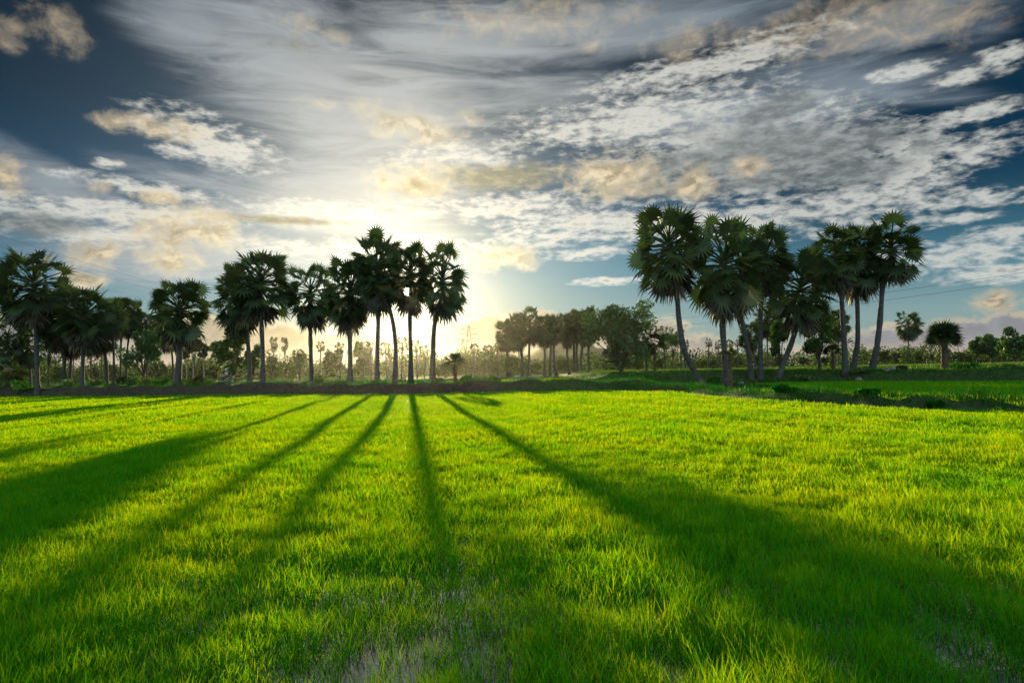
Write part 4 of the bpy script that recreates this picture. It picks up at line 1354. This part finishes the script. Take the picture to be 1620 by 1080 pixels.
M_SKIN = rough_material('skin', (0.30, 0.17, 0.11), (0.36, 0.21, 0.14), 6, 0.6, bump=0)
M_SHIRT = rough_material('pale_shirt', (0.60, 0.50, 0.48), (0.72, 0.62, 0.60), 8, 0.85, bump=0.2)
M_TROUSER = rough_material('dark_trousers', (0.02, 0.02, 0.035), (0.04, 0.04, 0.06), 8, 0.85, bump=0.2)
M_HAT = rough_material('white_hat', (0.70, 0.72, 0.74), (0.80, 0.82, 0.84), 8, 0.7, bump=0)
M_HAIR = rough_material('black_hair', (0.012, 0.010, 0.010), (0.02, 0.018, 0.016), 9, 0.5, bump=0)


def skin_mesh(name, joints, bones, mat, parent, level=1):
    """One continuous surface grown round a skeleton (points with radii)."""
    me = bpy.data.meshes.new(name)
    keys = list(joints)
    me.from_pydata([joints[k][:3] for k in keys], [(keys.index(a), keys.index(b2)) for a, b2 in bones], [])
    o = link(name, me, parent)
    sk = o.modifiers.new('skin', 'SKIN')
    sk.use_smooth_shade = True
    sub = o.modifiers.new('smooth', 'SUBSURF')
    sub.levels = sub.render_levels = level
    for i, k in enumerate(keys):
        r = joints[k][3]
        r = r if isinstance(r, tuple) else (r, r)
        me.skin_vertices[0].data[i].radius = r
    me.skin_vertices[0].data[0].use_root = True
    me.materials.append(mat)
    return o


rider = empty('person', (bq[0] + 0.02, BD, bz), 'person in pale shirt and white hat sitting on the parked motorbike', 'person')
J = {'pelvis': (.10, 0, .86, (.13, .15)), 'waist': (.06, 0, 1.03, (.11, .14)), 'chest': (.00, 0, 1.24, (.12, .16)), 'neck': (-.03, 0, 1.38, .055), 'head': (-.06, 0, 1.49, .085), 'crown': (-.055, 0, 1.58, .075)}
B = [('pelvis', 'waist'), ('waist', 'chest'), ('chest', 'neck'), ('neck', 'head'), ('head', 'crown')]
for s, n in ((1, 'l'), (-1, 'r')):
    J.update({'hip' + n: (.08, .09 * s, .84, .09), 'knee' + n: (-.28, .17 * s, .70, .062), 'ankle' + n: (-.16, .17 * s, .36, .042), 'toe' + n: (-.34, .18 * s, .31, .035),
              'shoulder' + n: (.00, .18 * s, 1.30, .055), 'elbow' + n: (-.12, .26 * s, 1.10, .042), 'wrist' + n: (-.28, .30 * s, 1.03, .030), 'palm' + n: (-.325, .30 * s, 1.025, .032)})
    B += [('pelvis', 'hip' + n), ('hip' + n, 'knee' + n), ('knee' + n, 'ankle' + n), ('ankle' + n, 'toe' + n), ('chest', 'shoulder' + n), ('shoulder' + n, 'elbow' + n), ('elbow' + n, 'wrist' + n), ('wrist' + n, 'palm' + n)]
    for k in range(4):                                         # fingers curled over the grip, and a thumb
        y = (.30 + .022 * (k - 1.5)) * s
        ln = (.9, 1.0, .95, .75)[k]
        J.update({f'f{k}a{n}': (-.325 - .05 * ln, y, 1.02, .010), f'f{k}b{n}': (-.33 - .055 * ln, y, .99, .009), f'f{k}c{n}': (-.33 - .015 * ln, y, .972, .008)})
        B += [('palm' + n, f'f{k}a{n}'), (f'f{k}a{n}', f'f{k}b{n}'), (f'f{k}b{n}', f'f{k}c{n}')]
    J.update({'ta' + n: (-.30, .265 * s, 1.005, .011), 'tb' + n: (-.325, .262 * s, .98, .010)})
    B += [('wrist' + n, 'ta' + n), ('ta' + n, 'tb' + n)]
skin_mesh('body', J, B, M_SKIN, rider)
JS = {'waist': (.08, 0, .93, (.145, .165)), 'mid': (.05, 0, 1.05, (.135, .16)), 'chest': (.00, 0, 1.25, (.14, .18)), 'collar': (-.025, 0, 1.345, .075)}
BS = [('waist', 'mid'), ('mid', 'chest'), ('chest', 'collar')]
JT = {'pelvis': (.10, 0, .87, (.145, .165)), 'belt': (.09, 0, .95, (.135, .155))}
BT = [('pelvis', 'belt')]
for s, n in ((1, 'l'), (-1, 'r')):
    JS.update({'sh' + n: (.00, .185 * s, 1.30, .068), 'slv' + n: (-.08, .235 * s, 1.16, .058)})
    BS += [('chest', 'sh' + n), ('sh' + n, 'slv' + n)]
    JT.update({'hip' + n: (.08, .095 * s, .84, .105), 'knee' + n: (-.28, .17 * s, .70, .076), 'cuff' + n: (-.17, .17 * s, .40, .056)})
    BT += [('pelvis', 'hip' + n), ('hip' + n, 'knee' + n), ('knee' + n, 'cuff' + n)]
skin_mesh('shirt', JS, BS, M_SHIRT, rider)
skin_mesh('trousers', JT, BT, M_TROUSER, rider)
face = [taper([(-.135, 0, 1.515), (-.160, 0, 1.495), (-.150, 0, 1.48)], [.010, .016, .012], 6, 4)]
face += [taper([(-.06, .088 * s, 1.52), (-.055, .098 * s, 1.50), (-.06, .09 * s, 1.47)], [.012, .018, .010], 6, 4) for s in (-1, 1)]
link('face_features', mesh_np('face', *join(face), M_SKIN, True), rider)
link('eyes_and_mouth', mesh_np('eyes', *join([taper([(-.142, .032 * s - .012, 1.522), (-.146, .032 * s, 1.523), (-.142, .032 * s + .012, 1.522)], [.004, .008, .004], 6, 4) for s in (-1, 1)] + [taper([(-.136, -.025, 1.448), (-.142, 0, 1.447), (-.136, .025, 1.448)], [.003, .007, .003], 6, 4)]), M_HAIR, True), rider)
link('hair', mesh_np('hair', *taper([(-.03, 0, 1.46), (-.02, 0, 1.52), (-.03, 0, 1.575)], [.075, .094, .09], 10, 6), M_HAIR, True), rider)
ang = np.linspace(0, 2 * math.pi, 18, endpoint=False)
prof = [(.19, 1.545), (.115, 1.572), (.105, 1.61), (.085, 1.665), (.03, 1.69), (.004, 1.692), (.004, 1.685), (.08, 1.655), (.098, 1.61), (.108, 1.562), (.188, 1.538)]
Vv = np.array([(-.055 + r * math.cos(a), r * math.sin(a), z) for r, z in prof for a in ang])
T = [(i * 18 + j, i * 18 + (j + 1) % 18, (i + 1) * 18 + (j + 1) % 18, (i + 1) * 18 + j) for i in range(len(prof) - 1) for j in range(18)] + [(10 * 18 + j, 10 * 18 + (j + 1) % 18, (j + 1) % 18, j) for j in range(18)]
link('hat', mesh_np('hat', Vv, T, M_HAT, True), rider)

# ------------------------------------------------------------------ evening haze
hz = bpy.data.meshes.new('haze')
hv, ht = box((-1100, -300, -1.5), (1100, 1150, 37))
haze = link('haze', mesh_np('haze', hv, ht, bpy.data.materials.new('haze')))
hm = haze.data.materials[0]
hm.use_nodes = True
N = NT(hm.node_tree)
pv = N.node('ShaderNodeVolumePrincipled')
pv.inputs['Color'].default_value = (0.95, 0.93, 0.88, 1)
pv.inputs['Density'].default_value = 0.00004
pv.inputs['Anisotropy'].default_value = 0.89
N.put(N.node('ShaderNodeOutputMaterial').inputs['Volume'], pv.outputs[0])
tag(haze, 'thin warm evening haze over the fields', 'haze', kind='stuff')
